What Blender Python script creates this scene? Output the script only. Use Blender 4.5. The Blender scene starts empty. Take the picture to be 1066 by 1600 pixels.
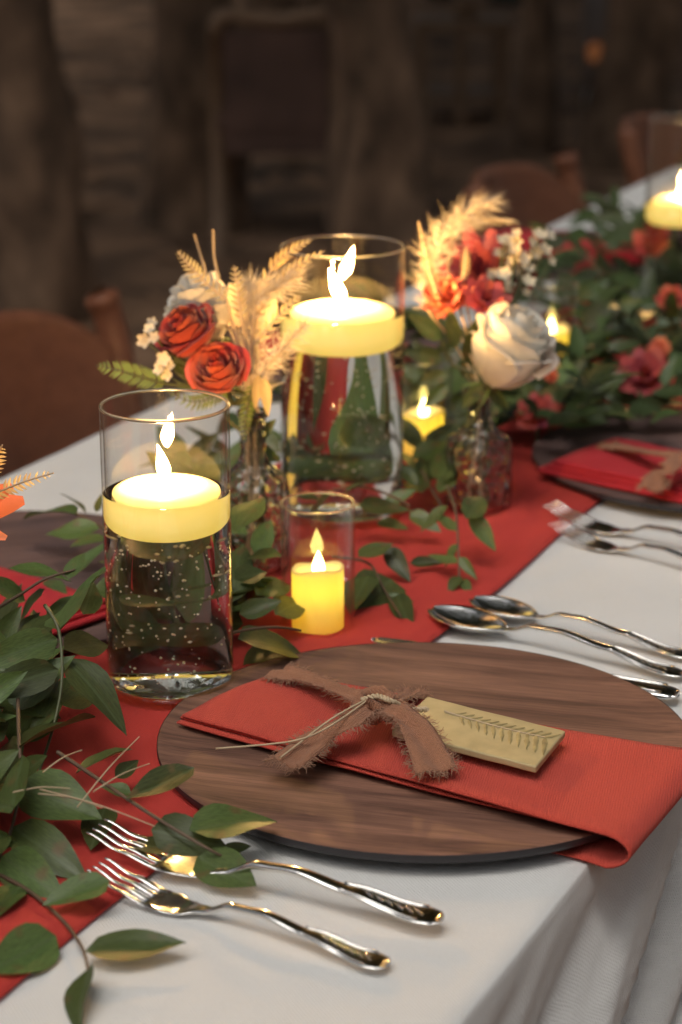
import bpy, math, random
from mathutils import Vector, Matrix, noise
R = math.radians
random.seed(7)
scene = bpy.context.scene
col = scene.collection

# ------------------------------------------------------------------ camera, sky, light, exposure
TZ = 0.75                      # table height
HC = 0.56                      # camera height above the table
PITCH = R(17.3)
FPX = 3450.0                   # focal length in pixels of the 1066 x 1600 photograph
cam_data = bpy.data.cameras.new('camera')
cam = bpy.data.objects.new('camera', cam_data)
col.objects.link(cam)
cam.location = (0, 0, TZ + HC)
cam.rotation_euler = (math.pi / 2 - PITCH, 0, 0)
cam_data.sensor_fit = 'VERTICAL'
cam_data.sensor_height = 36.0
cam_data.lens = FPX / 1600 * 36
cam_data.clip_start = 0.05
cam_data.clip_end = 300
cam_data.dof.use_dof = True
cam_data.dof.focus_distance = 1.36
cam_data.dof.aperture_fstop = 6.5
scene.camera = cam

world = bpy.data.worlds.new('World')
scene.world = world
world.use_nodes = True
wn, wl = world.node_tree.nodes, world.node_tree.links
wn.clear()
sky = wn.new('ShaderNodeTexSky')
sky.sky_type = 'NISHITA'
sky.sun_disc = False
sky.sun_elevation = R(60)
sky.sun_rotation = R(210)
sky.air_density = 1.0
sky.dust_density = 3.0
hs = wn.new('ShaderNodeHueSaturation')
hs.inputs['Saturation'].default_value = 0.15
bg = wn.new('ShaderNodeBackground')
bg.inputs['Strength'].default_value = 0.05
wo = wn.new('ShaderNodeOutputWorld')
wl.new(sky.outputs[0], hs.inputs['Color'])
wl.new(hs.outputs[0], bg.inputs['Color'])
wl.new(bg.outputs[0], wo.inputs['Surface'])

sun_d = bpy.data.lights.new('sun', 'SUN')
sun_d.energy = 1.3
sun_d.angle = R(40)
sun_d.color = (1.0, 0.95, 0.88)
sun = bpy.data.objects.new('sun', sun_d)
col.objects.link(sun)
sun.location = (0, 0, 8)
sun.rotation_euler = Vector((0.25, 0.43, -0.87)).to_track_quat('-Z', 'Y').to_euler()     # from high behind the viewer's left shoulder

scene.view_settings.view_transform = 'Standard'
scene.view_settings.look = 'None'
scene.view_settings.gamma = 1.0
scene.view_settings.use_curve_mapping = False
scene.view_settings.exposure = 1.14
try:
    cy = scene.cycles
    cy.max_bounces = 12
    cy.transmission_bounces = 10
    cy.transparent_max_bounces = 14
    cy.diffuse_bounces = 2
    cy.glossy_bounces = 4
    cy.sample_clamp_indirect = 4.0
    cy.sample_clamp_direct = 0
    cy.blur_glossy = 0.3
    cy.use_denoising = True
    cy.use_adaptive_sampling = True
    cy.adaptive_threshold = 0.025
except Exception:
    pass

# ------------------------------------------------------------------ geometry helpers
CP, SP = math.cos(PITCH), math.sin(PITCH)


def ray(px, py):
    dx, dy = (px - 533) / FPX, -(py - 800) / FPX
    return Vector((dx, CP + dy * SP, -SP + dy * CP))


def P(px, py, h=0.0):
    """point at height h above the table that shows at this place of the photograph"""
    d = ray(px, py)
    t = (h - HC) / d.z
    return Vector((d.x * t, d.y * t, TZ + h))


def G(px, py, z=0.0):
    d = ray(px, py)
    t = (z - TZ - HC) / d.z
    return Vector((d.x * t, d.y * t, z))


def PY(px, py, Y):
    d = ray(px, py)
    t = Y / d.y
    return Vector((d.x * t, Y, TZ + HC + d.z * t))


TA = R(65.0)
U = Vector((math.cos(TA), math.sin(TA), 0))        # along the table
V = Vector((math.sin(TA), -math.cos(TA), 0))       # across, towards the near edge
EDGE = -0.352                                       # near table edge (v)
FAR = -1.082                                        # far table edge


def T(s, v, h=0.0):
    p = U * s + V * v
    return Vector((p.x, p.y, TZ + h))


def sv(p):
    return p.x * U.x + p.y * U.y, p.x * V.x + p.y * V.y


LOC = {}


def thing(name, label, cat, loc, group=None):
    o = bpy.data.objects.new(name, None)
    col.objects.link(o)
    o.location = loc
    o.empty_display_size = 0.05
    LOC[o.name] = Vector(loc)
    o['label'] = label
    o['category'] = cat
    if group:
        o['group'] = group
    return o


def tag(o, label, cat, group=None):
    o['label'] = label
    o['category'] = cat
    if group:
        o['group'] = group
    return o


def mk(name, V_, F_, mat, parent=None, smooth=True, kind=None, world=True):
    """one mesh object; vertices in world space unless world=False (then local to the parent)"""
    off = Vector((0, 0, 0))
    if parent is not None and world:
        off = LOC[parent.name]
    me = bpy.data.meshes.new(name)
    me.from_pydata([tuple(Vector(v) - off) for v in V_], [], F_)
    me.update()
    if smooth:
        me.polygons.foreach_set('use_smooth', [True] * len(me.polygons))
    if mat:
        me.materials.append(mat)
    o = bpy.data.objects.new(name, me)
    col.objects.link(o)
    if parent is not None:
        o.parent = parent
        LOC[o.name] = LOC[parent.name]
    else:
        LOC[o.name] = Vector((0, 0, 0))
    if kind:
        o['kind'] = kind
    return o


def recentre(o, p):
    """put the origin of a top-level mesh at p"""
    p = Vector(p)
    o.data.transform(Matrix.Translation(-p))
    o.location = p
    LOC[o.name] = p
    return o


def grid_faces(nu, nv, off=0, closed_u=False, closed_v=False):
    F = []
    for i in range(nu if closed_u else nu - 1):
        for j in range(nv if closed_v else nv - 1):
            a = i * nv + j
            b = ((i + 1) % nu) * nv + j
            c = ((i + 1) % nu) * nv + (j + 1) % nv
            d = i * nv + (j + 1) % nv
            F.append((a + off, b + off, c + off, d + off))
    return F


def smooth_path(pts, n):
    pts = [Vector(p) for p in pts]
    if len(pts) == 2:
        return [pts[0].lerp(pts[1], i / (n - 1)) for i in range(n)]
    out = []
    m = len(pts) - 1
    for i in range(n):
        t = i / (n - 1) * m
        k = min(int(t), m - 1)
        f = t - k
        p0 = pts[max(k - 1, 0)]
        p1, p2 = pts[k], pts[k + 1]
        p3 = pts[min(k + 2, m)]
        out.append(0.5 * ((2 * p1) + (p2 - p0) * f + (2 * p0 - 5 * p1 + 4 * p2 - p3) * f * f + (3 * p1 - p0 - 3 * p2 + p3) * f ** 3))
    return out


def tube(pts, rad, seg=7, cap=True):
    """tapered tube along pts; rad a number, a list, or (r0, r1)"""
    n = len(pts)
    if isinstance(rad, (int, float)):
        rr = [rad] * n
    elif len(rad) == 2 and n != 2:
        rr = [rad[0] + (rad[1] - rad[0]) * i / (n - 1) for i in range(n)]
    else:
        rr = list(rad)
    VV, FF = [], []
    ref = Vector((0.31, 0.17, 0.93))
    for i in range(n):
        d = (pts[min(i + 1, n - 1)] - pts[max(i - 1, 0)])
        if d.length < 1e-9:
            d = Vector((0, 0, 1))
        d.normalize()
        a = d.cross(ref)
        if a.length < 1e-3:
            a = d.cross(Vector((1, 0, 0)))
        a.normalize()
        b = d.cross(a)
        for k in range(seg):
            w = 2 * math.pi * k / seg
            VV.append(pts[i] + (a * math.cos(w) + b * math.sin(w)) * rr[i])
    FF = grid_faces(n, seg, closed_v=True)
    if cap:
        FF.append(tuple(range(seg))[::-1])
        FF.append(tuple((n - 1) * seg + k for k in range(seg)))
    return VV, FF


def lathe(prof, seg=48, centre=(0, 0, 0), closed=False, caps=True):
    """prof: (r, z) pairs; closed joins the last ring to the first"""
    c = Vector(centre)
    VV = []
    n = len(prof)
    for r, z in prof:
        for k in range(seg):
            a = 2 * math.pi * k / seg
            VV.append(c + Vector((r * math.cos(a), r * math.sin(a), z)))
    FF = []
    for i in range(n if closed else n - 1):
        for k in range(seg):
            a = i * seg + k
            b = i * seg + (k + 1) % seg
            c2 = ((i + 1) % n) * seg + (k + 1) % seg
            d = ((i + 1) % n) * seg + k
            FF.append((a, b, c2, d))
    if not closed and caps:
        if prof[0][0] > 1e-6:
            FF.append(tuple(range(seg))[::-1])
        if prof[-1][0] > 1e-6:
            FF.append(tuple((n - 1) * seg + k for k in range(seg)))
    return VV, FF


def join(parts):
    VV, FF = [], []
    for v, f in parts:
        o = len(VV)
        VV += list(v)
        FF += [tuple(i + o for i in q) for q in f]
    return VV, FF


def sheet(fn, nu, nv, th):
    """closed solid of thickness th above and below the surface fn(a, b)"""
    pts = [[fn(i / (nu - 1), j / (nv - 1)) for j in range(nv)] for i in range(nu)]
    nor = []
    for i in range(nu):
        for j in range(nv):
            du = pts[min(i + 1, nu - 1)][j] - pts[max(i - 1, 0)][j]
            dv = pts[i][min(j + 1, nv - 1)] - pts[i][max(j - 1, 0)]
            n = du.cross(dv)
            nor.append(n.normalized() if n.length > 1e-12 else Vector((0, 0, 1)))
    VV = []
    for s in (0.5, -0.5):
        for i in range(nu):
            for j in range(nv):
                VV.append(pts[i][j] + nor[i * nv + j] * th * s)
    F = grid_faces(nu, nv)
    N = nu * nv
    F += [tuple(N + k for k in q[::-1]) for q in grid_faces(nu, nv)]
    for i in range(nu - 1):
        a, b = i * nv, (i + 1) * nv
        F.append((a, N + a, N + b, b)); a += nv - 1; b += nv - 1
        F.append((b, N + b, N + a, a))
    for j in range(nv - 1):
        a, b = j, j + 1
        F.append((b, N + b, N + a, a)); a += (nu - 1) * nv; b += (nu - 1) * nv
        F.append((a, N + a, N + b, b))
    return VV, F


def box(c, sx, sy, sz, ax=None):
    c = Vector(c)
    X, Y, Z = ax if ax else (Vector((1, 0, 0)), Vector((0, 1, 0)), Vector((0, 0, 1)))
    VV = [c + X * (i * sx / 2) + Y * (j * sy / 2) + Z * (k * sz / 2) for i in (-1, 1) for j in (-1, 1) for k in (-1, 1)]
    return VV, [(0, 1, 3, 2), (4, 6, 7, 5), (0, 4, 5, 1), (2, 3, 7, 6), (0, 2, 6, 4), (1, 5, 7, 3)]


def copy_tree(o, parent=None):
    c = o.copy()
    col.objects.link(c)
    c.parent = parent
    LOC[c.name] = LOC[o.name].copy()
    for ch in list(o.children):
        copy_tree(ch, c)
    return c


def bevel(o, w, seg=2):
    m = o.modifiers.new('bevel', 'BEVEL')
    m.width = w
    m.segments = seg
    m.limit_method = 'ANGLE'
    return o


# ------------------------------------------------------------------ materials
def newmat(name):
    m = bpy.data.materials.new(name)
    m.use_nodes = True
    n, l = m.node_tree.nodes, m.node_tree.links
    return m, n, l, n['Principled BSDF']


def principled(name, colr, rough=0.6, metal=0.0, var=0.0, vscale=20, bump=0.0, bscale=200, stretch=(1, 1, 1), sheen=0.0, spec=0.5, objvar=0.0, trans=0.0):
    m, n, l, b = newmat(name)
    b.inputs['Base Color'].default_value = (*colr, 1)
    b.inputs['Roughness'].default_value = rough
    b.inputs['Metallic'].default_value = metal
    b.inputs['Specular IOR Level'].default_value = spec
    if sheen:
        b.inputs['Sheen Weight'].default_value = sheen
    tc = n.new('ShaderNodeTexCoord')
    mp = n.new('ShaderNodeMapping')
    mp.inputs['Scale'].default_value = stretch
    l.new(tc.outputs['Object'], mp.inputs['Vector'])
    last = None
    if var or objvar:
        hsv = n.new('ShaderNodeHueSaturation')
        hsv.inputs['Color'].default_value = (*colr, 1)
        val = None
        if var:
            t = n.new('ShaderNodeTexNoise')
            t.inputs['Scale'].default_value = vscale
            t.inputs['Detail'].default_value = 5
            l.new(mp.outputs[0], t.inputs['Vector'])
            mr = n.new('ShaderNodeMapRange')
            mr.inputs[1].default_value = 0.3
            mr.inputs[2].default_value = 0.7
            mr.inputs[3].default_value = 1 - var
            mr.inputs[4].default_value = 1 + var
            l.new(t.outputs['Fac'], mr.inputs[0])
            val = mr.outputs[0]
        if objvar:
            oi = n.new('ShaderNodeObjectInfo')
            m2 = n.new('ShaderNodeMapRange')
            m2.inputs[3].default_value = 1 - objvar
            m2.inputs[4].default_value = 1 + objvar
            l.new(oi.outputs['Random'], m2.inputs[0])
            m3 = n.new('ShaderNodeMapRange')
            m3.inputs[3].default_value = 0.5 - 0.06 * objvar
            m3.inputs[4].default_value = 0.5 + 0.04 * objvar
            l.new(oi.outputs['Random'], m3.inputs[0])
            l.new(m3.outputs[0], hsv.inputs['Hue'])
            if val is None:
                val = m2.outputs[0]
            else:
                mu = n.new('ShaderNodeMath')
                mu.operation = 'MULTIPLY'
                l.new(val, mu.inputs[0])
                l.new(m2.outputs[0], mu.inputs[1])
                val = mu.outputs[0]
        l.new(val, hsv.inputs['Value'])
        l.new(hsv.outputs[0], b.inputs['Base Color'])
        last = hsv.outputs[0]
    if bump:
        t2 = n.new('ShaderNodeTexNoise')
        t2.inputs['Scale'].default_value = bscale
        t2.inputs['Detail'].default_value = 4
        l.new(mp.outputs[0], t2.inputs['Vector'])
        bp = n.new('ShaderNodeBump')
        bp.inputs['Strength'].default_value = bump
        bp.inputs['Distance'].default_value = 0.002
        l.new(t2.outputs['Fac'], bp.inputs['Height'])
        l.new(bp.outputs[0], b.inputs['Normal'])
    if trans:
        tr = n.new('ShaderNodeBsdfTranslucent')
        tr.inputs['Color'].default_value = (*colr, 1)
        if last is not None:
            l.new(last, tr.inputs['Color'])
        mx = n.new('ShaderNodeMixShader')
        mx.inputs[0].default_value = trans
        out = n['Material Output']
        l.new(b.outputs[0], mx.inputs[1])
        l.new(tr.outputs[0], mx.inputs[2])
        l.new(mx.outputs[0], out.inputs['Surface'])
    return m


def weave(name, colr, rough, scale, strength, var=0.06, angle=0.0, sheen=0.2, dark=None):
    """woven cloth: two crossed fine waves as relief, slight mottling in colour"""
    m, n, l, b = newmat(name)
    b.inputs['Roughness'].default_value = rough
    b.inputs['Sheen Weight'].default_value = sheen
    b.inputs['Sheen Roughness'].default_value = 0.5
    b.inputs['Specular IOR Level'].default_value = 0.25
    tc = n.new('ShaderNodeTexCoord')
    mp = n.new('ShaderNodeMapping')
    mp.inputs['Rotation'].default_value = (0, 0, angle)
    l.new(tc.outputs['Object'], mp.inputs['Vector'])
    ws = []
    for d in ('X', 'Y'):
        w = n.new('ShaderNodeTexWave')
        w.bands_direction = d
        w.inputs['Scale'].default_value = scale
        w.inputs['Distortion'].default_value = 1.5
        w.inputs['Detail'].default_value = 1
        l.new(mp.outputs[0], w.inputs['Vector'])
        ws.append(w)
    ad = n.new('ShaderNodeMath')
    l.new(ws[0].outputs['Fac'], ad.inputs[0])
    l.new(ws[1].outputs['Fac'], ad.inputs[1])
    bp = n.new('ShaderNodeBump')
    bp.inputs['Strength'].default_value = strength
    bp.inputs['Distance'].default_value = 0.0006
    l.new(ad.outputs[0], bp.inputs['Height'])
    l.new(bp.outputs[0], b.inputs['Normal'])
    t = n.new('ShaderNodeTexNoise')
    t.inputs['Scale'].default_value = 14
    t.inputs['Detail'].default_value = 6
    l.new(mp.outputs[0], t.inputs['Vector'])
    t2 = n.new('ShaderNodeTexNoise')
    t2.inputs['Scale'].default_value = 700
    l.new(mp.outputs[0], t2.inputs['Vector'])
    av = n.new('ShaderNodeMath')
    l.new(t.outputs['Fac'], av.inputs[0])
    l.new(t2.outputs['Fac'], av.inputs[1])
    mr = n.new('ShaderNodeMapRange')
    mr.inputs[1].default_value = 0.6
    mr.inputs[2].default_value = 1.4
    mr.inputs[3].default_value = 1 - var
    mr.inputs[4].default_value = 1 + var
    l.new(av.outputs[0], mr.inputs[0])
    hsv = n.new('ShaderNodeHueSaturation')
    hsv.inputs['Color'].default_value = (*colr, 1)
    l.new(mr.outputs[0], hsv.inputs['Value'])
    l.new(hsv.outputs[0], b.inputs['Base Color'])
    return m


def wood(name, c1, c2, scale=6.0, axis=0, rough=0.45, bump=0.15):
    m, n, l, b = newmat(name)
    b.inputs['Roughness'].default_value = rough
    b.inputs['Specular IOR Level'].default_value = 0.3
    tc = n.new('ShaderNodeTexCoord')
    mp = n.new('ShaderNodeMapping')
    sc = [14.0, 14.0, 14.0]
    sc[axis] = 1.2
    mp.inputs['Scale'].default_value = sc
    l.new(tc.outputs['Object'], mp.inputs['Vector'])
    t = n.new('ShaderNodeTexNoise')
    t.inputs['Scale'].default_value = scale
    t.inputs['Detail'].default_value = 9
    t.inputs['Roughness'].default_value = 0.62
    t.inputs['Distortion'].default_value = 0.7
    l.new(mp.outputs[0], t.inputs['Vector'])
    cr = n.new('ShaderNodeValToRGB')
    cr.color_ramp.elements[0].position = 0.32
    cr.color_ramp.elements[1].position = 0.68
    cr.color_ramp.elements[0].color = (*c1, 1)
    cr.color_ramp.elements[1].color = (*c2, 1)
    l.new(t.outputs['Fac'], cr.inputs[0])
    mp2 = n.new('ShaderNodeMapping')
    sc2 = [260.0, 260.0, 260.0]
    sc2[axis] = 10.0
    mp2.inputs['Scale'].default_value = sc2
    l.new(tc.outputs['Object'], mp2.inputs['Vector'])
    t2 = n.new('ShaderNodeTexNoise')
    t2.inputs['Scale'].default_value = 3.0
    t2.inputs['Detail'].default_value = 3
    l.new(mp2.outputs[0], t2.inputs['Vector'])
    mr = n.new('ShaderNodeMapRange')
    mr.inputs[1].default_value = 0.35
    mr.inputs[2].default_value = 0.65
    mr.inputs[3].default_value = 0.8
    mr.inputs[4].default_value = 1.15
    l.new(t2.outputs['Fac'], mr.inputs[0])
    hsv = n.new('ShaderNodeHueSaturation')
    l.new(cr.outputs[0], hsv.inputs['Color'])
    l.new(mr.outputs[0], hsv.inputs['Value'])
    l.new(hsv.outputs[0], b.inputs['Base Color'])
    bp = n.new('ShaderNodeBump')
    bp.inputs['Strength'].default_value = bump
    bp.inputs['Distance'].default_value = 0.001
    l.new(t2.outputs['Fac'], bp.inputs['Height'])
    l.new(bp.outputs[0], b.inputs['Normal'])
    return m


def thin_glass(name, tint=(1, 1, 1), refl=0.04, bump=0.0, bscale=60):
    """a thin wall: mirror by the angle of view, else straight through"""
    m, n, l, b = newmat(name)
    n.remove(b)
    lw = n.new('ShaderNodeLayerWeight')
    lw.inputs['Blend'].default_value = 0.5
    pw = n.new('ShaderNodeMath'); pw.operation = 'POWER'
    pw.inputs[1].default_value = 5
    l.new(lw.outputs['Facing'], pw.inputs[0])
    ma = n.new('ShaderNodeMath'); ma.operation = 'MULTIPLY_ADD'
    ma.inputs[1].default_value = 1 - refl
    ma.inputs[2].default_value = refl
    l.new(pw.outputs[0], ma.inputs[0])
    tr = n.new('ShaderNodeBsdfTransparent')
    tr.inputs['Color'].default_value = (*tint, 1)
    gl = n.new('ShaderNodeBsdfGlossy')
    gl.inputs['Roughness'].default_value = 0.01
    mx = n.new('ShaderNodeMixShader')
    l.new(ma.outputs[0], mx.inputs[0])
    l.new(tr.outputs[0], mx.inputs[1])
    l.new(gl.outputs[0], mx.inputs[2])
    l.new(mx.outputs[0], n['Material Output'].inputs['Surface'])
    return m


def glass(name, ior, colr=(1, 1, 1), bump=0.0, bscale=60, rough=0.0):
    m, n, l, b = newmat(name)
    n.remove(b)
    g = n.new('ShaderNodeBsdfGlass')
    g.inputs['IOR'].default_value = ior
    g.inputs['Color'].default_value = (*colr, 1)
    g.inputs['Roughness'].default_value = rough
    l.new(g.outputs[0], n['Material Output'].inputs['Surface'])
    if bump:
        tc = n.new('ShaderNodeTexCoord')
        t = n.new('ShaderNodeTexVoronoi')
        t.inputs['Scale'].default_value = bscale
        l.new(tc.outputs['Object'], t.inputs['Vector'])
        bp = n.new('ShaderNodeBump')
        bp.inputs['Strength'].default_value = bump
        bp.inputs['Distance'].default_value = 0.003
        l.new(t.outputs['Distance'], bp.inputs['Height'])
        l.new(bp.outputs[0], g.inputs['Normal'])
    return m


def emit(name, colr, strength):
    m, n, l, b = newmat(name)
    n.remove(b)
    e = n.new('ShaderNodeEmission')
    e.inputs['Color'].default_value = (*colr, 1)
    e.inputs['Strength'].default_value = strength
    l.new(e.outputs[0], n['Material Output'].inputs['Surface'])
    return m


def flame_mat(name, c1, s1, c2, s2):
    """bright core, thinner orange skin towards the outline"""
    m, n, l, b = newmat(name)
    n.remove(b)
    lw = n.new('ShaderNodeLayerWeight')
    lw.inputs['Blend'].default_value = 0.5
    es = []
    for c, st_ in ((c1, s1), (c2, s2)):
        e = n.new('ShaderNodeEmission')
        e.inputs['Color'].default_value = (*c, 1)
        e.inputs['Strength'].default_value = st_
        es.append(e)
    ra = n.new('ShaderNodeMapRange')
    ra.inputs[1].default_value = 0.35; ra.inputs[2].default_value = 0.7
    l.new(lw.outputs['Facing'], ra.inputs[0])
    m1 = n.new('ShaderNodeMixShader')
    l.new(ra.outputs[0], m1.inputs[0])
    l.new(es[0].outputs[0], m1.inputs[1])
    l.new(es[1].outputs[0], m1.inputs[2])
    tr = n.new('ShaderNodeBsdfTransparent')
    rb = n.new('ShaderNodeMapRange')
    rb.inputs[1].default_value = 0.6; rb.inputs[2].default_value = 0.95
    l.new(lw.outputs['Facing'], rb.inputs[0])
    mx = n.new('ShaderNodeMixShader')
    l.new(rb.outputs[0], mx.inputs[0])
    l.new(m1.outputs[0], mx.inputs[1])
    l.new(tr.outputs[0], mx.inputs[2])
    l.new(mx.outputs[0], n['Material Output'].inputs['Surface'])
    return m


def wax(name, colr, em, es, tr):
    m, n, l, b = newmat(name)
    b.inputs['Base Color'].default_value = (*colr, 1)
    b.inputs['Roughness'].default_value = 0.45
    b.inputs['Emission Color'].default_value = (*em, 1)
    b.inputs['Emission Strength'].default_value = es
    if tr:
        t = n.new('ShaderNodeBsdfTranslucent')
        t.inputs['Color'].default_value = (*em, 1)
        mx = n.new('ShaderNodeMixShader')
        mx.inputs[0].default_value = tr
        l.new(b.outputs[0], mx.inputs[1])
        l.new(t.outputs[0], mx.inputs[2])
        l.new(mx.outputs[0], n['Material Output'].inputs['Surface'])
    return m


M = {}
M['linen'] = weave('white_cloth', (0.74, 0.73, 0.71), 0.8, 170, 0.5, var=0.05, angle=R(-25))
M['runner'] = weave('red_runner_cloth', (0.52, 0.044, 0.034), 0.8, 240, 0.35, var=0.14, angle=R(-25), sheen=0.05)
M['napkin'] = weave('rust_napkin_cloth', (0.57, 0.072, 0.047), 0.9, 210, 0.6, var=0.12, angle=R(12), sheen=0.06)
M['napkin_far'] = weave('crimson_napkin_cloth', (0.48, 0.026, 0.036), 0.9, 210, 0.4, var=0.10, angle=R(12), sheen=0.05)
M['ribbon'] = weave('brown_ribbon_cloth', (0.33, 0.150, 0.085), 0.9, 260, 0.6, var=0.25, angle=R(35), sheen=0.1)
M['fray'] = principled('frayed_thread', (0.40, 0.22, 0.14), 0.85)
M['twine'] = principled('cream_twine', (0.55, 0.42, 0.27), 0.8)
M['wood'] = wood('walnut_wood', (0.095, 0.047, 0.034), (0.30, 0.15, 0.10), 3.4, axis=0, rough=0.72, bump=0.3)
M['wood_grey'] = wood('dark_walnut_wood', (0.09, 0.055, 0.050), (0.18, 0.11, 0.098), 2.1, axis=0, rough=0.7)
M['plate_edge'] = principled('black_plate_edge', (0.03, 0.025, 0.028), 0.5)
M['chair'] = wood('chair_wood', (0.15, 0.060, 0.034), (0.21, 0.086, 0.048), 3, axis=0, rough=0.35, bump=0.05)
M['chair_dark'] = principled('dark_chair_seat', (0.05, 0.018, 0.014), 0.5, var=0.2)
M['steel'] = principled('silver_cutlery', (0.82, 0.80, 0.77), 0.15, metal=1.0)
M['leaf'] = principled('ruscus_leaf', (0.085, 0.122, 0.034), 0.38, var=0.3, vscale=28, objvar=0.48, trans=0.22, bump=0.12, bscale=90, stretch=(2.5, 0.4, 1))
def add_veins(m, strength=0.5):
    n, l = m.node_tree.nodes, m.node_tree.links
    b = n['Principled BSDF']
    src = b.inputs['Base Color'].links[0].from_socket
    tc = n.new('ShaderNodeTexCoord')
    sp = n.new('ShaderNodeSeparateXYZ')
    l.new(tc.outputs['Object'], sp.inputs[0])
    ab = n.new('ShaderNodeMath'); ab.operation = 'ABSOLUTE'
    l.new(sp.outputs['X'], ab.inputs[0])
    rib_ = n.new('ShaderNodeMapRange')
    rib_.inputs[1].default_value = 0.006; rib_.inputs[2].default_value = 0.022
    rib_.inputs[3].default_value = 1.0; rib_.inputs[4].default_value = 0.0
    l.new(ab.outputs[0], rib_.inputs[0])
    fr_n = n.new('ShaderNodeMath'); fr_n.operation = 'MULTIPLY'; fr_n.inputs[1].default_value = 120.0
    l.new(sp.outputs['X'], fr_n.inputs[0])
    sn = n.new('ShaderNodeMath'); sn.operation = 'SINE'
    l.new(fr_n.outputs[0], sn.inputs[0])
    mr = n.new('ShaderNodeMapRange')
    mr.inputs[1].default_value = 0.2; mr.inputs[2].default_value = 1.0
    mr.inputs[3].default_value = 0.0; mr.inputs[4].default_value = 0.16
    l.new(sn.outputs[0], mr.inputs[0])
    mxf = n.new('ShaderNodeMath'); mxf.operation = 'MULTIPLY_ADD'; mxf.inputs[1].default_value = strength; mxf.use_clamp = True
    l.new(rib_.outputs[0], mxf.inputs[0]); l.new(mr.outputs[0], mxf.inputs[2])
    mix = n.new('ShaderNodeMixRGB')
    mix.inputs[2].default_value = (0.13, 0.17, 0.075, 1)
    l.new(mxf.outputs[0], mix.inputs[0]); l.new(src, mix.inputs[1])
    oi = n.new('ShaderNodeObjectInfo')
    va = n.new('ShaderNodeVectorMath'); va.operation = 'ADD'
    l.new(tc.outputs['Object'], va.inputs[0]); l.new(oi.outputs['Location'], va.inputs[1])
    ns = n.new('ShaderNodeTexNoise')
    ns.inputs['Scale'].default_value = 3.2; ns.inputs['Detail'].default_value = 4
    l.new(va.outputs[0], ns.inputs['Vector'])
    sp2 = n.new('ShaderNodeMapRange')
    sp2.inputs[1].default_value = 0.60; sp2.inputs[2].default_value = 0.72
    sp2.inputs[3].default_value = 0.0; sp2.inputs[4].default_value = 0.75
    l.new(ns.outputs['Fac'], sp2.inputs[0])
    mix2 = n.new('ShaderNodeMixRGB')
    mix2.inputs[2].default_value = (0.17, 0.10, 0.04, 1)
    l.new(sp2.outputs[0], mix2.inputs[0]); l.new(mix.outputs[0], mix2.inputs[1])
    l.new(mix2.outputs[0], b.inputs['Base Color'])


add_veins(M['leaf'])
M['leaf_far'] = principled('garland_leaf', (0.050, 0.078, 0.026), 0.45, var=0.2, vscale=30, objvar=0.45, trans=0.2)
M['leaf_stem'] = principled('green_stem', (0.085, 0.095, 0.04), 0.5, var=0.2, vscale=60)
M['twig'] = principled('brown_stem', (0.12, 0.075, 0.045), 0.6, var=0.2, vscale=60)
M['fern'] = principled('fern_green', (0.16, 0.22, 0.045), 0.5, objvar=0.2, trans=0.25)
M['fern_gold'] = principled('fern_golden', (0.58, 0.46, 0.22), 0.7, objvar=0.2, trans=0.25)
M['pampas'] = principled('feather_grass', (0.74, 0.66, 0.52), 0.9, trans=0.35)
M['rose_red'] = principled('red_rose_petal', (0.50, 0.078, 0.046), 0.55, var=0.25, vscale=25, objvar=0.3, trans=0.2, sheen=0.2)
M['rose_orange'] = principled('orange_petal', (0.64, 0.17, 0.085), 0.6, var=0.15, vscale=25, objvar=0.25, trans=0.25)
M['rose_white'] = principled('white_rose_petal', (0.88, 0.85, 0.77), 0.6, var=0.04, vscale=20, objvar=0.04, trans=0.3)
M['dahlia'] = principled('crimson_petal', (0.36, 0.055, 0.060), 0.6, var=0.2, vscale=25, objvar=0.3, trans=0.2)
M['lily'] = principled('salmon_petal', (0.78, 0.26, 0.12), 0.5, var=0.15, vscale=25, objvar=0.2, trans=0.25)
M['blossom'] = principled('white_blossom', (0.72, 0.64, 0.48), 0.6, trans=0.25, objvar=0.15)
M['disc'] = principled('honesty_disc', (0.72, 0.60, 0.40), 0.35, var=0.08, vscale=40, trans=0.5)
M['glass_wall'] = thin_glass('clear_glass_wall', (0.985, 0.98, 0.97), 0.045)
M['glass_rim'] = glass('clear_glass_rim', 1.5, rough=0.22)
M['glass_base'] = glass('clear_glass_base', 1.48)
M['water'] = glass('water', 1.35, (0.97, 0.985, 0.975))
M['bubble'] = principled('air_bubble', (0.75, 0.70, 0.62), 0.15, spec=1.0)
M['bottle'] = glass('hammered_glass', 1.42, (1, 1, 1), bump=0.9, bscale=120, rough=0.1)
M['flame'] = flame_mat('candle_flame', (1.0, 0.56, 0.19), 1200.0, (1.0, 0.34, 0.05), 30.0)
M['led_flame'] = emit('led_flame', (1.0, 0.74, 0.20), 10.0)
M['led_bulb'] = emit('led_bulb', (1.0, 0.80, 0.05), 28.0)
M['wax'] = wax('lit_candle_wax', (0.85, 0.75, 0.45), (1.0, 0.69, 0.11), 0.34, 0)  # even emission stands in for flame light glowing through the wax
M['led_wax'] = wax('led_candle_shell', (0.86, 0.76, 0.52), (0.95, 0.82, 0.42), 0.0, 0.42)
M['wick'] = principled('black_wick', (0.02, 0.015, 0.012), 0.9)
M['tile'] = principled('ivory_clay', (0.46, 0.37, 0.19), 0.5, var=0.14, vscale=60, bump=0.1, bscale=160)
M['tile_fern'] = principled('green_imprint', (0.33, 0.26, 0.115), 0.6, var=0.3, vscale=120)
M['bark'] = principled('tree_bark', (0.155, 0.098, 0.062), 0.95, var=0.7, vscale=6, bump=1.0, bscale=9, stretch=(1.6, 1.6, 0.9))
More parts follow.
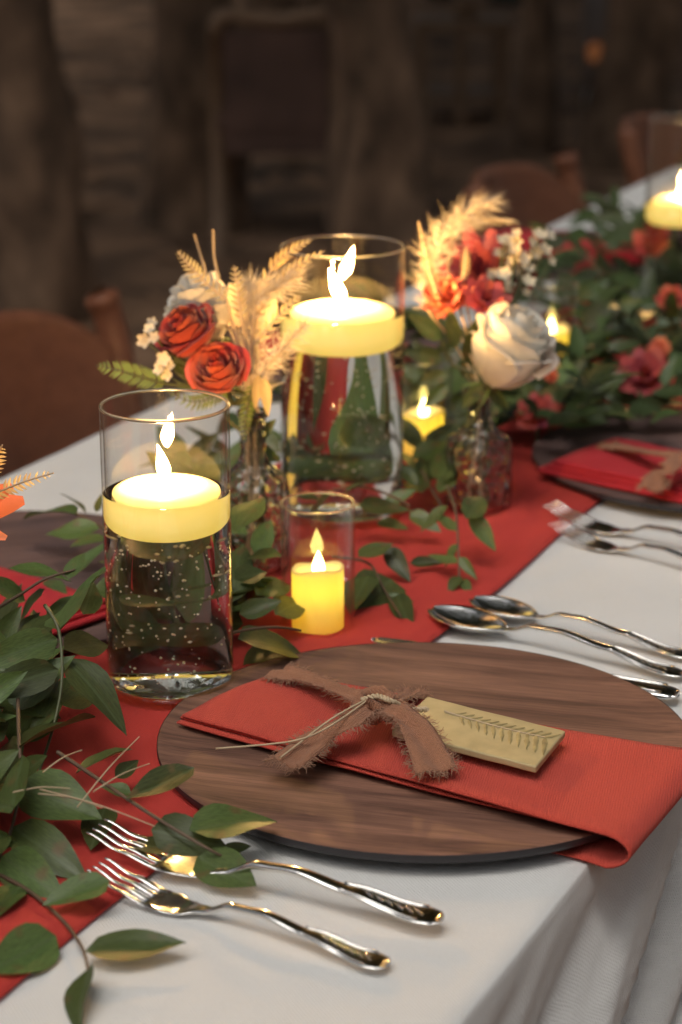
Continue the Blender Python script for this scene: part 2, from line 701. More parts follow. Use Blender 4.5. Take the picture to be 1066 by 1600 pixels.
M['ground'] = principled('leaf_litter', (0.20, 0.115, 0.066), 0.98, var=0.8, vscale=2.2, bump=0.8, bscale=12)
M['litter'] = principled('fallen_leaf', (0.26, 0.15, 0.085), 0.85, var=0.4, vscale=5)
M['crown'] = principled('tree_leaf', (0.035, 0.055, 0.018), 0.6, var=0.3, vscale=1.0, trans=0.2)
M['thicket'] = principled('darkened_thicket_leaf', (0.012, 0.016, 0.010), 0.8, var=0.3, vscale=0.7)  # leaf colour darkened to near black, giving the darkness beyond the trunks
M['dark_panel'] = principled('maroon_chair_back', (0.10, 0.055, 0.042), 0.7, var=0.4, vscale=5)
M['pale_wood'] = wood('pale_wood', (0.19, 0.12, 0.075), (0.27, 0.175, 0.11), 3, axis=0)
M['black_metal'] = principled('grey_table_leg', (0.12, 0.12, 0.12), 0.4, metal=0.6)

# ------------------------------------------------------------------ setting: forest floor, thicket, trees
def gz(x, y):
    d = math.hypot(x, y - 1.5)
    k = max(0.0, min(1.0, (d - 3.5) / 6))
    return k * (0.10 * noise.noise(Vector((x * 0.5, y * 0.5, 0))) + 0.05 * noise.noise(Vector((x * 1.7, y * 1.7, 3))))


n = 120
xs = []
for i in range(n):
    t = (i / (n - 1)) * 2 - 1
    xs.append(math.copysign(abs(t) ** 1.8, t) * 60)
VV = [(x, y + 6, gz(x, y + 6)) for x in xs for y in xs]
ground = mk('ground', VV, grid_faces(n, n), M['ground'])
ground['kind'] = 'structure'

rnd = random.Random(3)
VV, FF = [], []
for i in range(9000):
    a = rnd.uniform(0, 2 * math.pi)
    d = 2.5 + 17 * rnd.random() ** 0.8
    x, y = d * math.cos(a), 1.5 + d * math.sin(a)
    if y < 1.5 and d > 8:
        continue
    s = rnd.uniform(0.03, 0.075)
    w = rnd.uniform(0, 6.28)
    z = gz(x, y) + 0.008
    ex = Vector((math.cos(w), math.sin(w), rnd.uniform(-.3, .3))) * s
    ey = Vector((-math.sin(w), math.cos(w), rnd.uniform(-.3, .3))) * s * 0.6
    c = Vector((x, y, z + 0.012))
    k = len(VV)
    VV += [c - ex, c - ey + Vector((0, 0, .008)), c + ex, c + ey + Vector((0, 0, .006))]
    FF.append((k, k + 1, k + 2, k + 3))
lit = mk('fallen_leaves', VV, FF, M['litter'], smooth=False, kind='stuff')
tag(lit, 'brown fallen leaves scattered over the forest floor', 'leaf litter')

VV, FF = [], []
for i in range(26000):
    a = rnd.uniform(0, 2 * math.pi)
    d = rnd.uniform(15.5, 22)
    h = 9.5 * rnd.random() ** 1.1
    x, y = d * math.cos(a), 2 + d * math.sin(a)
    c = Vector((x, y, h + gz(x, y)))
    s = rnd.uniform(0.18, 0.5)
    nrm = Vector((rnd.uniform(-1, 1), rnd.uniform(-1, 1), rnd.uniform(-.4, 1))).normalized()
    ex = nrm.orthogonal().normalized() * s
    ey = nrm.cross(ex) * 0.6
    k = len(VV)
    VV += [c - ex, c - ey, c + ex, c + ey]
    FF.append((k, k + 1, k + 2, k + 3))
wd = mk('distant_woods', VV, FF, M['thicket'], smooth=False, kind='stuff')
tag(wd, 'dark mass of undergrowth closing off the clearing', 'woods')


def crown_mesh(seed):
    r_ = random.Random(seed)
    VV, FF = [], []
    for c in range(46):
        cc = Vector((r_.gauss(0, 1.5), r_.gauss(0, 1.5), r_.uniform(0, 5.5)))
        for i in range(48):
            p = cc + Vector((r_.gauss(0, .45), r_.gauss(0, .45), r_.gauss(0, .35)))
            s = r_.uniform(0.10, 0.26)
            nr = Vector((r_.uniform(-1, 1), r_.uniform(-1, 1), r_.uniform(-.2, 1))).normalized()
            ex = nr.orthogonal().normalized() * s
            ey = nr.cross(ex) * 0.55
            k = len(VV)
            VV += [p - ex, p - ey, p + ex, p + ey]
            FF.append((k, k + 1, k + 2, k + 3))
    return VV, FF


crown_me = [mk('crown', *crown_mesh(s), M['crown'], smooth=False) for s in (11, 12)]


def tree(loc, rad, height, seed, label, lean=(0, 0), spread=1.45, low=0.42):  # default crowns: out of view, kept low and wide to shade the background
    r_ = random.Random(seed)
    loc = Vector(loc)
    t = thing('forest_tree', label, 'tree', loc, 'trees around the clearing')
    pts, rr = [], []
    for i in range(60):
        k = (i / 59) ** 1.6
        w = Vector((lean[0] * k * height + 0.09 * math.sin(k * 9 + seed), lean[1] * k * height + 0.05 * math.cos(k * 6 + seed), k * height - 0.05))
        pts.append(loc + w)
        rr.append(rad * (1.45 - 0.45 * min(1, k * 12)) * (1 - 0.6 * k))
    v, f = tube(pts, rr, 18)
    v = [p + (p - loc - Vector((0, 0, p.z - loc.z))).normalized() * 0.45 * rad * noise.noise(Vector((p.x * 7, p.y * 7, p.z * 3.0))) for p in v]
    mk('trunk', v, f, M['bark'], t)
    for j in range(4):
        h = height * r_.uniform(0.55, 0.9)
        a = r_.uniform(0, 6.28)
        b0 = loc + Vector((lean[0] * h, lean[1] * h, h))
        b1 = b0 + Vector((math.cos(a) * .8, math.sin(a) * .8, .5))
        b2 = b1 + Vector((math.cos(a) * .7, math.sin(a) * .7, .7))
        mk('limb', *tube(smooth_path([b0, b1, b2], 6), (rad * 0.35, rad * 0.1), 7), M['bark'], t)
    c = bpy.data.objects.new('crown', crown_me[seed % 2].data)
    col.objects.link(c)
    c.parent = t
    c.location = (lean[0] * height, lean[1] * height, height * low)
    c.rotation_euler = (0, 0, r_.uniform(0, 6.28))
    s = r_.uniform(0.85, 1.2)
    c.scale = (s * spread, s * spread, s * 0.95)
    return t


tree(G(12, 500), 0.115, 9.5, 1, 'broad pale tree trunk at the left edge behind the table', (-0.02, 0))
tree(G(275, 352), 0.14, 10, 2, 'mossy grey brown trunk between left edge and dark backed chair', (0.035, 0.02))
tree(G(606, 420), 0.125, 10.5, 3, 'straight brown trunk rising above the tall candle vase', (-0.03, 0.02))
tree(G(866, 235), 0.07, 9, 4, 'slim pale sapling trunk right of the wooden stand', (0.005, 0))
tree(G(1014, 262), 0.135, 10, 5, 'reddish trunk near the right edge above the far candle', (0.02, 0))
tree(G(520, 120), 0.15, 11, 6, 'dim trunk far behind the dark backed chair')
tree(G(420, 90), 0.16, 11, 8, 'shadowy far trunk seen over the dark backed chair')
tree((4.6, 3.0, 0), 0.17, 10, 9, 'tree beside the clearing to the right of the table', spread=1.0, low=0.6)
tree((-4.4, 1.0, 0), 0.17, 10, 10, 'tree beside the clearing to the left of the table', spread=1.0, low=0.6)
tree((-3.0, -5.2, 0), 0.17, 11, 13, 'tree behind the viewer on the left of the clearing', spread=1.0, low=0.6)
tree((3.4, -4.8, 0), 0.16, 10, 14, 'tree behind the viewer on the right of the clearing', spread=1.0, low=0.6)
for o in crown_me:
    bpy.data.objects.remove(o)

# ------------------------------------------------------------------ table, cloth, runner
S0, S1 = 0.25, 4.7
tb = thing('banquet_table', 'long narrow banquet table hidden under the white cloth', 'table', T((S0 + S1) / 2, (EDGE + FAR) / 2, -TZ))
AX = (U, V, Vector((0, 0, 1)))
mk('table_top', *box(T((S0 + S1) / 2, (EDGE + FAR) / 2, -0.022), S1 - S0 - 0.02, EDGE - FAR - 0.03, 0.03, AX), M['pale_wood'], tb, smooth=False)
for s in (S0 + 0.3, S1 - 0.3):
    for v in (EDGE - 0.12, FAR + 0.12):
        mk('leg', *tube([T(s, v, -TZ), T(s, v, -0.037)], 0.016, 10), M['black_metal'], tb)

DROP = 0.62


def cloth_fn(a, b):
    s = S0 - 0.0 + (S1 - S0) * a
    W = EDGE - FAR
    Ltot = W + 2 * DROP
    q = b * Ltot
    wob = 0.0026 * noise.noise(Vector((s * 5, b * 8, 0))) + 0.0013 * noise.noise(Vector((s * 15, b * 26, 4))) + 0.0012 * math.exp(-((s - 1.02 - 0.3 * b) / 0.004) ** 2)
    if q < DROP:
        d = DROP - q
        o = 0.012 + 0.10 * d + 0.05 * min(1, d * 4) * math.sin(s * 23 + 3 * d + 1.5 * math.sin(s * 5))
        return T(s, FAR - max(0.0, o), -d)
    if q > DROP + W:
        d = q - DROP - W
        ph = s + 3.2 * d + 0.05 * noise.noise(Vector((s * 4, d * 4, 1)))
        g = max(0.0, min(1.0, (d - 0.006) / 0.09))
        o = 0.16 * d * g + g * (0.016 * math.sin(ph * 34 + 2.2 * math.sin(ph * 7)) + 0.012 * math.sin(ph * 15 + 1.0) + 0.006 * math.sin(ph * 75 + s * 9)) * (0.5 + 1.2 * d)
        o += 0.005 * g * noise.noise(Vector((s * 14 + d * 40, d * 5, 8)))
        return T(s, EDGE + o + 0.003 * min(1, d * 60), -d)
    vv = FAR + (q - DROP)
    return T(s, vv, wob)


nu, nv = 420, 150
# denser sampling across near the edges
bs = []
Ltot = EDGE - FAR + 2 * DROP
q0, q1 = DROP, DROP + EDGE - FAR
for j in range(36):
    bs.append(q0 * j / 36)
for j in range(60):
    bs.append(q0 + (q1 - q0) * j / 60)
for j in range(71):
    bs.append(q1 + DROP * (j / 70) ** 1.3)
bs = [q / Ltot for q in bs]
nv = len(bs)
VV = [cloth_fn(0.0 + (i / (nu - 1)) ** 1.4, b) for i in range(nu) for b in bs]
cl = mk('tablecloth', VV, grid_faces(nu, nv), M['linen'])
recentre(cl, T(2.4, (EDGE + FAR) / 2, 0))
tag(cl, 'white cloth covering the long table with loose folds hanging in front', 'tablecloth')
sm = cl.modifiers.new('smooth', 'SMOOTH'); sm.iterations = 1; sm.factor = 0.5

RV0, RV1 = -0.872, -0.565


def runner_fn(a, b):
    s = S0 + (S1 - S0) * a
    edge = 0.004 * noise.noise(Vector((s * 5, b * 3, 2)))
    v = RV0 + (RV1 - RV0) * b + edge
    h = 0.0045 + 0.0022 * abs(noise.noise(Vector((s * 4, b * 7, 5)))) + 0.0022 * max(0, noise.noise(Vector((s * 9 + b * 5, b * 13, 9))))
    h += 0.0035 * max(0, math.sin(b * 17 + 2.5 * noise.noise(Vector((s * 3, 0, 1))))) ** 6 * (0.5 + 0.5 * noise.noise(Vector((s * 2.2, 4, 1))))
    if b > 0.97 or b < 0.03:
        h = 0.0035
    return T(s, v, h)


rn = mk('table_runner', *sheet(runner_fn, 360, 60, 0.0014), M['runner'])
recentre(rn, T(2.4, (RV0 + RV1) / 2, 0))
tag(rn, 'red gauzy runner laid along the middle of the white cloth', 'table runner')

# ------------------------------------------------------------------ charger plates, napkins
def charger(c, label, mat, edge_mat, rot, group='wooden charger plates'):
    t = thing('charger_plate', label, 'plate', c, group)
    prof = [(0.0, 0.0125), (0.120, 0.0125), (0.148, 0.0127), (0.162, 0.0138), (0.1660, 0.0142), (0.1672, 0.0138)]
    d = mk('disc', *lathe(prof, 120, (0, 0, 0), caps=False), mat, t, world=False)
    d.rotation_euler = (0, 0, rot)
    ep = [(0.1675, 0.0139), (0.1676, 0.0110), (0.1655, 0.0080), (0.150, 0.0060), (0.0, 0.0060)]
    mk('edge_band', *lathe(ep, 120, (0, 0, 0), caps=False), edge_mat, t, world=False)
    return t


PC1 = Vector((0.0525, 1.280, TZ))
pl1 = charger(PC1, 'brown wooden charger plate in front with folded rust napkin', M['wood'], M['plate_edge'], R(-14))
PC2 = Vector((0.341, 1.925, TZ))
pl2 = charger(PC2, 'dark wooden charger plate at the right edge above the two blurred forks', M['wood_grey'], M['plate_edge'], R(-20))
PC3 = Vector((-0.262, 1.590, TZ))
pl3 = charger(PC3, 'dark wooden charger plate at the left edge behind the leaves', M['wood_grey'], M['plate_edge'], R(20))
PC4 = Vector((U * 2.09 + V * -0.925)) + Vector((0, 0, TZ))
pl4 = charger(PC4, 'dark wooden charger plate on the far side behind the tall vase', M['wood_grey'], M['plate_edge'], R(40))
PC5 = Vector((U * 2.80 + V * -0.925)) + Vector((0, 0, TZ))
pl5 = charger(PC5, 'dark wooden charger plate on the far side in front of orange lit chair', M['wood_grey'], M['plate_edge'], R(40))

# main napkin: strip over the plate, bent round its near edge and tucked below
NA, NB = P(284, 1112, 0.024), P(432, 1046, 0.024)
ND, NC = P(948, 1306, 0.021), P(1078, 1176, 0.021)


def napkin_fn(lift, inset, under=True):
    def fn(a, b):
        k = min(1.0, a / 0.80)
        near = NA.lerp(ND, k)
        far = NB.lerp(NC, k)
        bb = inset + (1 - 2 * inset) * b
        p = near.lerp(far, bb)
        h = 0.0195 + lift + 0.0009 * noise.noise(Vector((a * 7, b * 4, lift * 900)))
        h += 0.0025 * math.sin(math.pi * b) * (1 - 0.6 * k) + 0.0015 * math.sin(a * 9) * b
        p.z = TZ + h
        d = (ND - NA).lerp(NC - NB, bb)
        d.z = 0
        d.normalize()
        if a > 0.80:
            t = (a - 0.80) / 0.20
            rad = (0.0072 + lift) + 0.002 * (1 - b)
            if t < 0.5:
                w = t / 0.5 * math.pi
                q = p.copy()
                q += d * (math.sin(w) * rad * 1.35)
                q.z = p.z - rad * (1 - math.cos(w)) * (0.9 - 0.15 * math.sin(w))
                p = q
            else:
                w = (t - 0.5) / 0.5
                p = p - d * (w * 0.045)
                p.z = TZ + h - 1.8 * rad * (1 - .0 * w) + 0.0008 * math.sin(w * 5)
        return p
    return fn


nap = thing('folded_napkin', 'rust napkin tied with brown ribbon, tucked round the front plate', 'napkin', (0.06, 1.29, TZ + 0.014), 'folded napkins')
mk('top_fold', *sheet(napkin_fn(0.0016, 0.0), 110, 26, 0.0013), M['napkin'], nap)
mk('middle_fold', *sheet(lambda a, b: napkin_fn(-0.0004, 0.012 + 0.05 * 0)(a * 0.79, b * (1 - 0.0 * a) + 0.05 * a) + Vector((-0.002, 0.001, 0)), 60, 18, 0.0013), M['napkin'], nap)
mk('bottom_fold', *sheet(lambda a, b: napkin_fn(-0.0024, -0.004)(a * 0.79, b * 0.9 + 0.1 * a * a) + Vector((-0.003, -0.001, 0)), 60, 18, 0.0013), M['napkin'], nap)

# ribbon round the napkin
rr_ = random.Random(21)


def ribbon_strip(path, w0, w1, up=Vector((0, 0, 1)), twist=0.0, n=44, m=9, wav=0.0016):
    pts = smooth_path(path, n)

    def fn(a, b):
        i = min(n - 1, int(round(a * (n - 1))))
        d = (pts[min(i + 1, n - 1)] - pts[max(i - 1, 0)]).normalized()
        side = d.cross(up)
        side.normalize()
        if twist:
            side = Matrix.Rotation(twist * (1 - a), 3, d) @ side
        nn = side.cross(d)
        w = w0 + (w1 - w0) * a
        e = (b - 0.5)
        w *= 1 + 0.07 * noise.noise(Vector((a * 25, round(b) * 7.0, 1)))
        return pts[i] + side * (e * w) + nn * (wav * math.sin(e * 9 + a * 6) + 0.0012 * noise.noise(Vector((a * 14, b * 5, 3))))
    return fn, n, m


def fray(fn, n, count, length, seed, ends=True):
    r_ = random.Random(seed)
    VV, FF = [], []
    for i in range(count):
        a = r_.random()
        b = r_.choice((0.0, 1.0))
        if ends and r_.random() < 0.2:
            p = fn(1.0, r_.random())
            out = (fn(1.0, .5) - fn(0.93, .5)).normalized()
        else:
            p = fn(a, b)
            out = (fn(a, b) - fn(a, 0.5)).normalized()
        out = (out + Vector((r_.gauss(0, .55), r_.gauss(0, .55), r_.gauss(0, .35)))).normalized()
        L = length * r_.uniform(0.5, 1.5)
        q = p + out * L + Vector((0, 0, -0.15 * L))
        m_ = (p + q) / 2 + Vector((r_.gauss(0, 1), r_.gauss(0, 1), r_.gauss(0, 1))) * L * 0.15
        v, f = tube([p - out * 0.001, m_, q], [0.00022, 0.0002, 0.00012], 3, cap=False)
        k = len(VV)
        VV += v
        FF += [tuple(x + k for x in t) for t in f]
    return VV, FF


rib = thing('ribbon', 'brown ribbon with frayed edges knotted over the rust napkin', 'ribbon', P(580, 1100, 0.03))
strips = [
    ('wrap', [P(432, 1048, 0.0265), P(480, 1058, 0.031), P(530, 1078, 0.037), P(578, 1098, 0.044)], 0.022, 0.012, 0.0),
    ('tail', [P(585, 1100, 0.046), P(548, 1124, 0.045), P(500, 1153, 0.034), P(444, 1194, 0.028)], 0.011, 0.026, 0.0),
    ('tail', [P(592, 1098, 0.046), P(622, 1108, 0.049), P(652, 1140, 0.042), P(682, 1205, 0.030)], 0.012, 0.025, 0.3),
    ('wrap', [P(600, 1096, 0.043), P(625, 1088, 0.038), P(640, 1086, 0.029), P(650, 1080, 0.020)], 0.010, 0.014, 0.0),
]
for nm, pth, w0, w1, tw in strips:
    fn, n_, m_ = ribbon_strip(pth, w0, w1, twist=tw)
    s_ = mk(nm, *sheet(fn, n_, m_, 0.0006), M['ribbon'], rib)
    fr = mk('frayed_threads', *fray(fn, n_, 420, 0.0042, rr_.randint(0, 999)), M['fray'], s_)
    fr['kind'] = 'stuff'
kc = P(585, 1101, 0.0455)
kn = []
for i in range(3):
    a0 = i * 2.1
    pts = [kc + Vector((0.010 * math.cos(a0 + t * 1.3), 0.007 * math.sin(a0 + t * 1.3), 0.006 * math.sin(t * 2 + i))) for t in [x * 0.4 for x in range(10)]]
    kn.append(tube(pts, [0.0025 + 0.0025 * math.sin(math.pi * t / 9) for t in range(10)], 8))
mk('knot', *join(kn), M['ribbon'], rib)
kf = []
for i in range(90):
    d = Vector((rr_.gauss(0, 1), rr_.gauss(0, 1), rr_.gauss(0, .7))).normalized()
    p = kc + Vector((d.x * .011, d.y * .008, d.z * .007))
    kf.append(tube([p, p + d * rr_.uniform(.002, .006)], [.0002, .0001], 3, cap=False))
o = mk('frayed_threads', *join(kf), M['fray'], rib); o['kind'] = 'stuff'

tw = thing('twine', 'cream twine knotted at the ribbon with two loose ends', 'twine', P(560, 1100, 0.04))


def twist_cord(path, n, r0):
    pts = smooth_path(path, n)
    parts = []
    for ph in (0, math.pi):
        q = []
        for i, p in enumerate(pts):
            d = (pts[min(i + 1, n - 1)] - pts[max(i - 1, 0)]).normalized()
            a = d.orthogonal().normalized()
            b = d.cross(a)
            w = i * 0.9 + ph
            q.append(p + (a * math.cos(w) + b * math.sin(w)) * r0 * 0.8)
        parts.append(tube(q, r0 * 0.85, 5))
    return join(parts)


mk('cord', *twist_cord([P(566, 1094, 0.050), P(590, 1088, 0.053), P(612, 1096, 0.052), P(640, 1108, 0.042), P(668, 1108, 0.0395)], 60, 0.0013), M['twine'], tw)
mk('loose_end', *tube(smooth_path([P(572, 1096, 0.05), P(515, 1135, 0.046), P(470, 1155, 0.036), P(420, 1163, 0.031), P(337, 1170, 0.031)], 40), 0.00065, 5), M['twine'], tw)
mk('loose_end', *tube(smooth_path([P(570, 1094, 0.05), P(520, 1122, 0.048), P(472, 1158, 0.035), P(438, 1184, 0.032)], 30), 0.00065, 5), M['twine'], tw)

# clay place tile with fern imprint
ta, tb_, tc_, td = P(668, 1088, 0.0325), P(884, 1142, 0.0335), P(838, 1198, 0.0335), P(612, 1140, 0.0325)
tile = thing('place_tile', 'ivory yellow clay tile with pressed fern lying on rust napkin', 'tile', (ta + tc_) / 2)


def tile_fn(a, b):
    p = td.lerp(tc_, a).lerp(ta.lerp(tb_, a), b)
    return p + Vector((0, 0, 0.0006 * noise.noise(Vector((a * 4, b * 3, 1))) - 0.0022))


sl = mk('slab', *sheet(tile_fn, 24, 12, 0.0046), M['tile'], tile, smooth=False)
bevel(sl, 0.0011, 3)


def tile_pt(a, b, h=0.0004):
    p = td.lerp(tc_, a).lerp(ta.lerp(tb_, a), b)
    return p + Vector((0, 0, 0.0002 + h + 0.0006 * noise.noise(Vector((a * 4, b * 3, 1)))))


rach = [tile_pt(0.20 + 0.72 * t, 0.72 - 0.10 * math.sin(t * 2.6) - 0.15 * t * t + 0.18 * t) for t in [i / 24 for i in range(25)]]
mk('fern_stem', *tube(rach, (0.0007, 0.0004), 5), M['twine'], tile)
for i in range(2, 25, 2):
    t = i / 24
    a = 0.20 + 0.72 * t
    b = 0.72 - 0.10 * math.sin(t * 2.6) - 0.15 * t * t + 0.18 * t
    for sd, L in ((-1, 0.16 + 0.26 * t), (1, min(0.12 + 0.05 * t, 0.95 - b))):
        if L < 0.03 or (sd < 0 and t < 0.12):
            continue
        v, f = [], []
        for k in range(5):
            q = k / 4
            w = (0.016 + 0.008 * t) * math.sin(math.pi * min(1, q * 0.75 + 0.2)) * (0.75 + .25 * math.sin(q * 14 + i))
            v += [tile_pt(a + 0.07 * q - w, b + sd * L * q, 0.0002), tile_pt(a + 0.07 * q, b + sd * L * q, 0.0006), tile_pt(a + 0.07 * q + w, b + sd * L * q, 0.0002)]
        mk('fern_leaflet', v, grid_faces(5, 3), M['tile_fern'], tile)


def simple_napkin(c, ang, w, l, label, taper=1.0):
    c = Vector(c)
    X = Vector((math.cos(ang), math.sin(ang), 0))
    Y = Vector((-math.sin(ang), math.cos(ang), 0))
    t = thing('folded_napkin', label, 'napkin', c, 'folded napkins')
    for nm, h, ins in (('bottom_fold', 0.0017, -0.006), ('middle_fold', 0.0048, 0.0), ('top_fold', 0.0082, 0.004)):
        def fn(a, b, h=h, ins=ins):
            p = c + X * ((a - 0.5) * l + ins) + Y * ((b - 0.5) * (w - 2 * ins) * (taper + (1 - taper) * a))
            p.z += h + 0.001 * noise.noise(Vector((a * 6, b * 4, h * 500))) + 0.0016 * math.sin(math.pi * b)
            return p
        mk(nm, *sheet(fn, 40, 14, 0.0028), M['napkin_far'], t)
    return t, X, Y


qa, qb, qc = P(853, 724, .022), P(1066, 770, .022), P(905, 672, .022)
qd = math.atan2((qb - qa).y, (qb - qa).x)
qx, qy = Vector((math.cos(qd), math.sin(qd), 0)), Vector((-math.sin(qd), math.cos(qd), 0))
qw = max(0.10, (qc - qa).dot(qy))
qcen = qa + qx * 0.15 + qy * (qw / 2)
qcen.z = TZ + 0.0142
na2, X2, Y2 = simple_napkin(qcen, qd, qw, 0.30, 'crimson napkin with brown ribbon on the dark plate at right')
na3, X3, Y3 = simple_napkin(PC3 + Vector((-0.045, -0.035, 0.0142)), R(140), 0.115, 0.28, 'dark crimson napkin on the dark plate at the left edge')
na4, X4, Y4 = simple_napkin(PC4 + Vector((0, 0, 0.0142)), R(150), 0.115, 0.30, 'crimson napkin on the far plate behind the tall vase')
na5, X5, Y5 = simple_napkin(PC5 + Vector((0, 0, 0.0142)), R(150), 0.115, 0.30, 'crimson napkin on the far plate near the orange lit chair')
r2 = thing('ribbon', 'brown ribbon with frayed bow on the crimson napkin at right', 'ribbon', PC2 + Vector((0.02, 0, 0.03)))
for nm, pth, w0, w1 in (
    ('wrap', [P(945, 694, 0.027), P(980, 700, 0.033), P(1020, 708, 0.040), P(1062, 712, 0.046)], 0.020, 0.014),
    ('tail', [P(1062, 712, 0.048), P(1045, 728, 0.045), P(1030, 745, 0.036), P(1016, 765, 0.029)], 0.014, 0.024),
    ('tail', [P(1062, 712, 0.048), P(1078, 720, 0.046), P(1090, 738, 0.040), P(1095, 760, 0.030)], 0.014, 0.022)):
    fn, n_, m_ = ribbon_strip(pth, w0, w1)
    s_ = mk(nm, *sheet(fn, n_, m_, 0.0007), M['ribbon'], r2)
    fr = mk('frayed_threads', *fray(fn, n_, 120, 0.004, rr_.randint(0, 999)), M['fray'], s_)
    fr['kind'] = 'stuff'

# ------------------------------------------------------------------ cutlery
def loft(xs, wf, tf, zf, yf=None, dish=None, seg=14):
    VV = []
    for x in xs:
        w, th, z = wf(x), tf(x), zf(x)
        y0 = yf(x) if yf else 0
        for k in range(seg):
            a = 2 * math.pi * k / seg
            ca, sa = math.cos(a), math.sin(a)
            y = w / 2 * math.copysign(abs(ca) ** 0.75, ca)
            zz = th / 2 * math.copysign(abs(sa) ** 0.75, sa)
            dz = dish(x, y + y0) if dish else 0
            VV.append(Vector((x, y + y0, z + zz + dz)))
    F = grid_faces(len(xs), seg, closed_v=True)
    F.append(tuple(range(seg))[::-1])
    F.append(tuple((len(xs) - 1) * seg + k for k in range(seg)))
    return VV, F


def interp(tab):
    def f(x):
        if x <= tab[0][0]:
            return tab[0][1]
        for (x0, y0), (x1, y1) in zip(tab, tab[1:]):
            if x <= x1:
                t = (x - x0) / (x1 - x0)
                t = t * t * (3 - 2 * t)
                return y0 + (y1 - y0) * t
        return tab[-1][1]
    return f


def place(objs_local, name, label, cat, p_head, p_tail, group, L0):
    """objs_local: (part name, V, F) in local x = length; head at p_head, tail at p_tail"""
    d = p_tail - p_head
    sc = d.length / L0
    ang = math.atan2(d.y, d.x)
    t = thing(name, label, cat, p_head, group)
    t.rotation_euler = (0, 0, ang)
    t.scale = (sc, sc, sc)
    for nm, v, f in objs_local:
        mk(nm, v, f, M['steel'], t, world=False)
    return t


def fork_parts(L=0.20, wide=1.0):
    zc = interp([(0, 0.0150), (0.02, 0.0085), (0.045, 0.0035), (0.062, 0.0030), (0.078, 0.0060), (0.098, 0.0135), (0.118, 0.0145), (0.15, 0.0100), (0.185, 0.0055), (0.2, 0.0052)])
    wd_ = interp([(0.040, 0.0245), (0.052, 0.0250), (0.064, 0.0200), (0.076, 0.0100), (0.086, 0.0062), (0.11, 0.0060), (0.14, 0.0085), (0.17, 0.0145), (0.190, 0.0190), (0.1965, 0.0165), (0.2, 0.008)])
    th_ = interp([(0.040, 0.0018), (0.06, 0.0018), (0.09, 0.0042), (0.13, 0.0040), (0.19, 0.0030), (0.2, 0.0022)])
    dish = lambda x, y: 6.0 * y * y * max(0.0, 1 - max(0, x - 0.055) / 0.03)
    xs = [0.040 + 0.16 * i / 56 for i in range(57)]
    out = [('handle', *loft(xs, lambda x: wd_(x) * wide, th_, zc, None, dish, 16))]
    for k in range(4):
        y0 = (k - 1.5) * 0.0066 * wide
        tx = [0.0 + 0.047 * i / 12 for i in range(13)]
        out.append(('tine', *loft(tx, lambda x: 0.0012 + 0.0030 * min(1, x / 0.03), lambda x: 0.0010 + 0.0010 * min(1, x / 0.02), zc, lambda x, y0=y0: y0 * (0.90 + 0.10 * min(1, x / 0.03)), dish, 8)))
    # raised border and engraved scroll on the handle end
    for sd in (-1, 1):
        pts = [Vector((x, sd * wd_(x) * wide * 0.40, zc(x) + th_(x) * 0.42)) for x in [0.145 + 0.045 * i / 14 for i in range(15)]]
        out.append(('border_ridge', *tube(pts, 0.0008, 6)))
    for i in range(6):
        x = 0.160 + 0.0055 * i
        w = wd_(x) * wide * 0.26
        pts = [Vector((x + 0.0035 * math.cos(q), w * (q / 3.14 - 0.5) * 1.5, zc(x) + th_(x) * 0.46)) for q in [0.4 + 0.6 * j for j in range(5)]]
        out.append(('scroll', *tube(pts, [0.0003, 0.0007, 0.0009, 0.0007, 0.0003], 6)))
    return out


def spoon_parts(L=0.20):
    zc = interp([(0, 0.0105), (0.03, 0.0045), (0.055, 0.0060), (0.066, 0.0085), (0.085, 0.0145), (0.105, 0.0155), (0.14, 0.0115), (0.18, 0.0058), (0.2, 0.0052)])
    wd_ = interp([(0.060, 0.0085), (0.072, 0.0062), (0.10, 0.0058), (0.14, 0.0080), (0.17, 0.0125), (0.190, 0.0165), (0.1965, 0.0145), (0.2, 0.007)])
    th_ = interp([(0.060, 0.0022), (0.09, 0.0040), (0.13, 0.0038), (0.19, 0.0030), (0.2, 0.0022)])
    xs = [0.058 + 0.142 * i / 50 for i in range(51)]
    out = [('handle', *loft(xs, wd_, th_, zc, None, None, 14))]

    def bowl(a, b):
        x = 0.062 * a
        w = 0.0205 * (math.sin(math.pi * min(1, 0.02 + a * 0.96)) ** 0.62) * (1.05 - 0.25 * a)
        y = (b - 0.5) * 2 * w
        e = (b - 0.5) * 2
        depth = 0.0085 * math.sin(math.pi * (0.04 + 0.92 * a)) ** 0.8
        z = 0.0110 - depth * (1 - e * e) - 0.002 * a
        return Vector((x, y, z))
    out.append(('bowl', *sheet(bowl, 40, 22, 0.0013)))
    for sd in (-1, 1):
        pts = [Vector((x, sd * wd_(x) * 0.40, zc(x) + th_(x) * 0.42)) for x in [0.145 + 0.045 * i / 14 for i in range(15)]]
        out.append(('border_ridge', *tube(pts, 0.0008, 6)))
    for i in range(7):
        x = 0.152 + 0.0055 * i
        w = wd_(x) * 0.26
        pts = [Vector((x + 0.0035 * math.cos(q), w * (q / 3.14 - 0.5) * 1.5, zc(x) + th_(x) * 0.46)) for q in [0.4 + 0.6 * j for j in range(5)]]
        out.append(('scroll', *tube(pts, [0.0003, 0.0007, 0.0009, 0.0007, 0.0003], 6)))
    return out


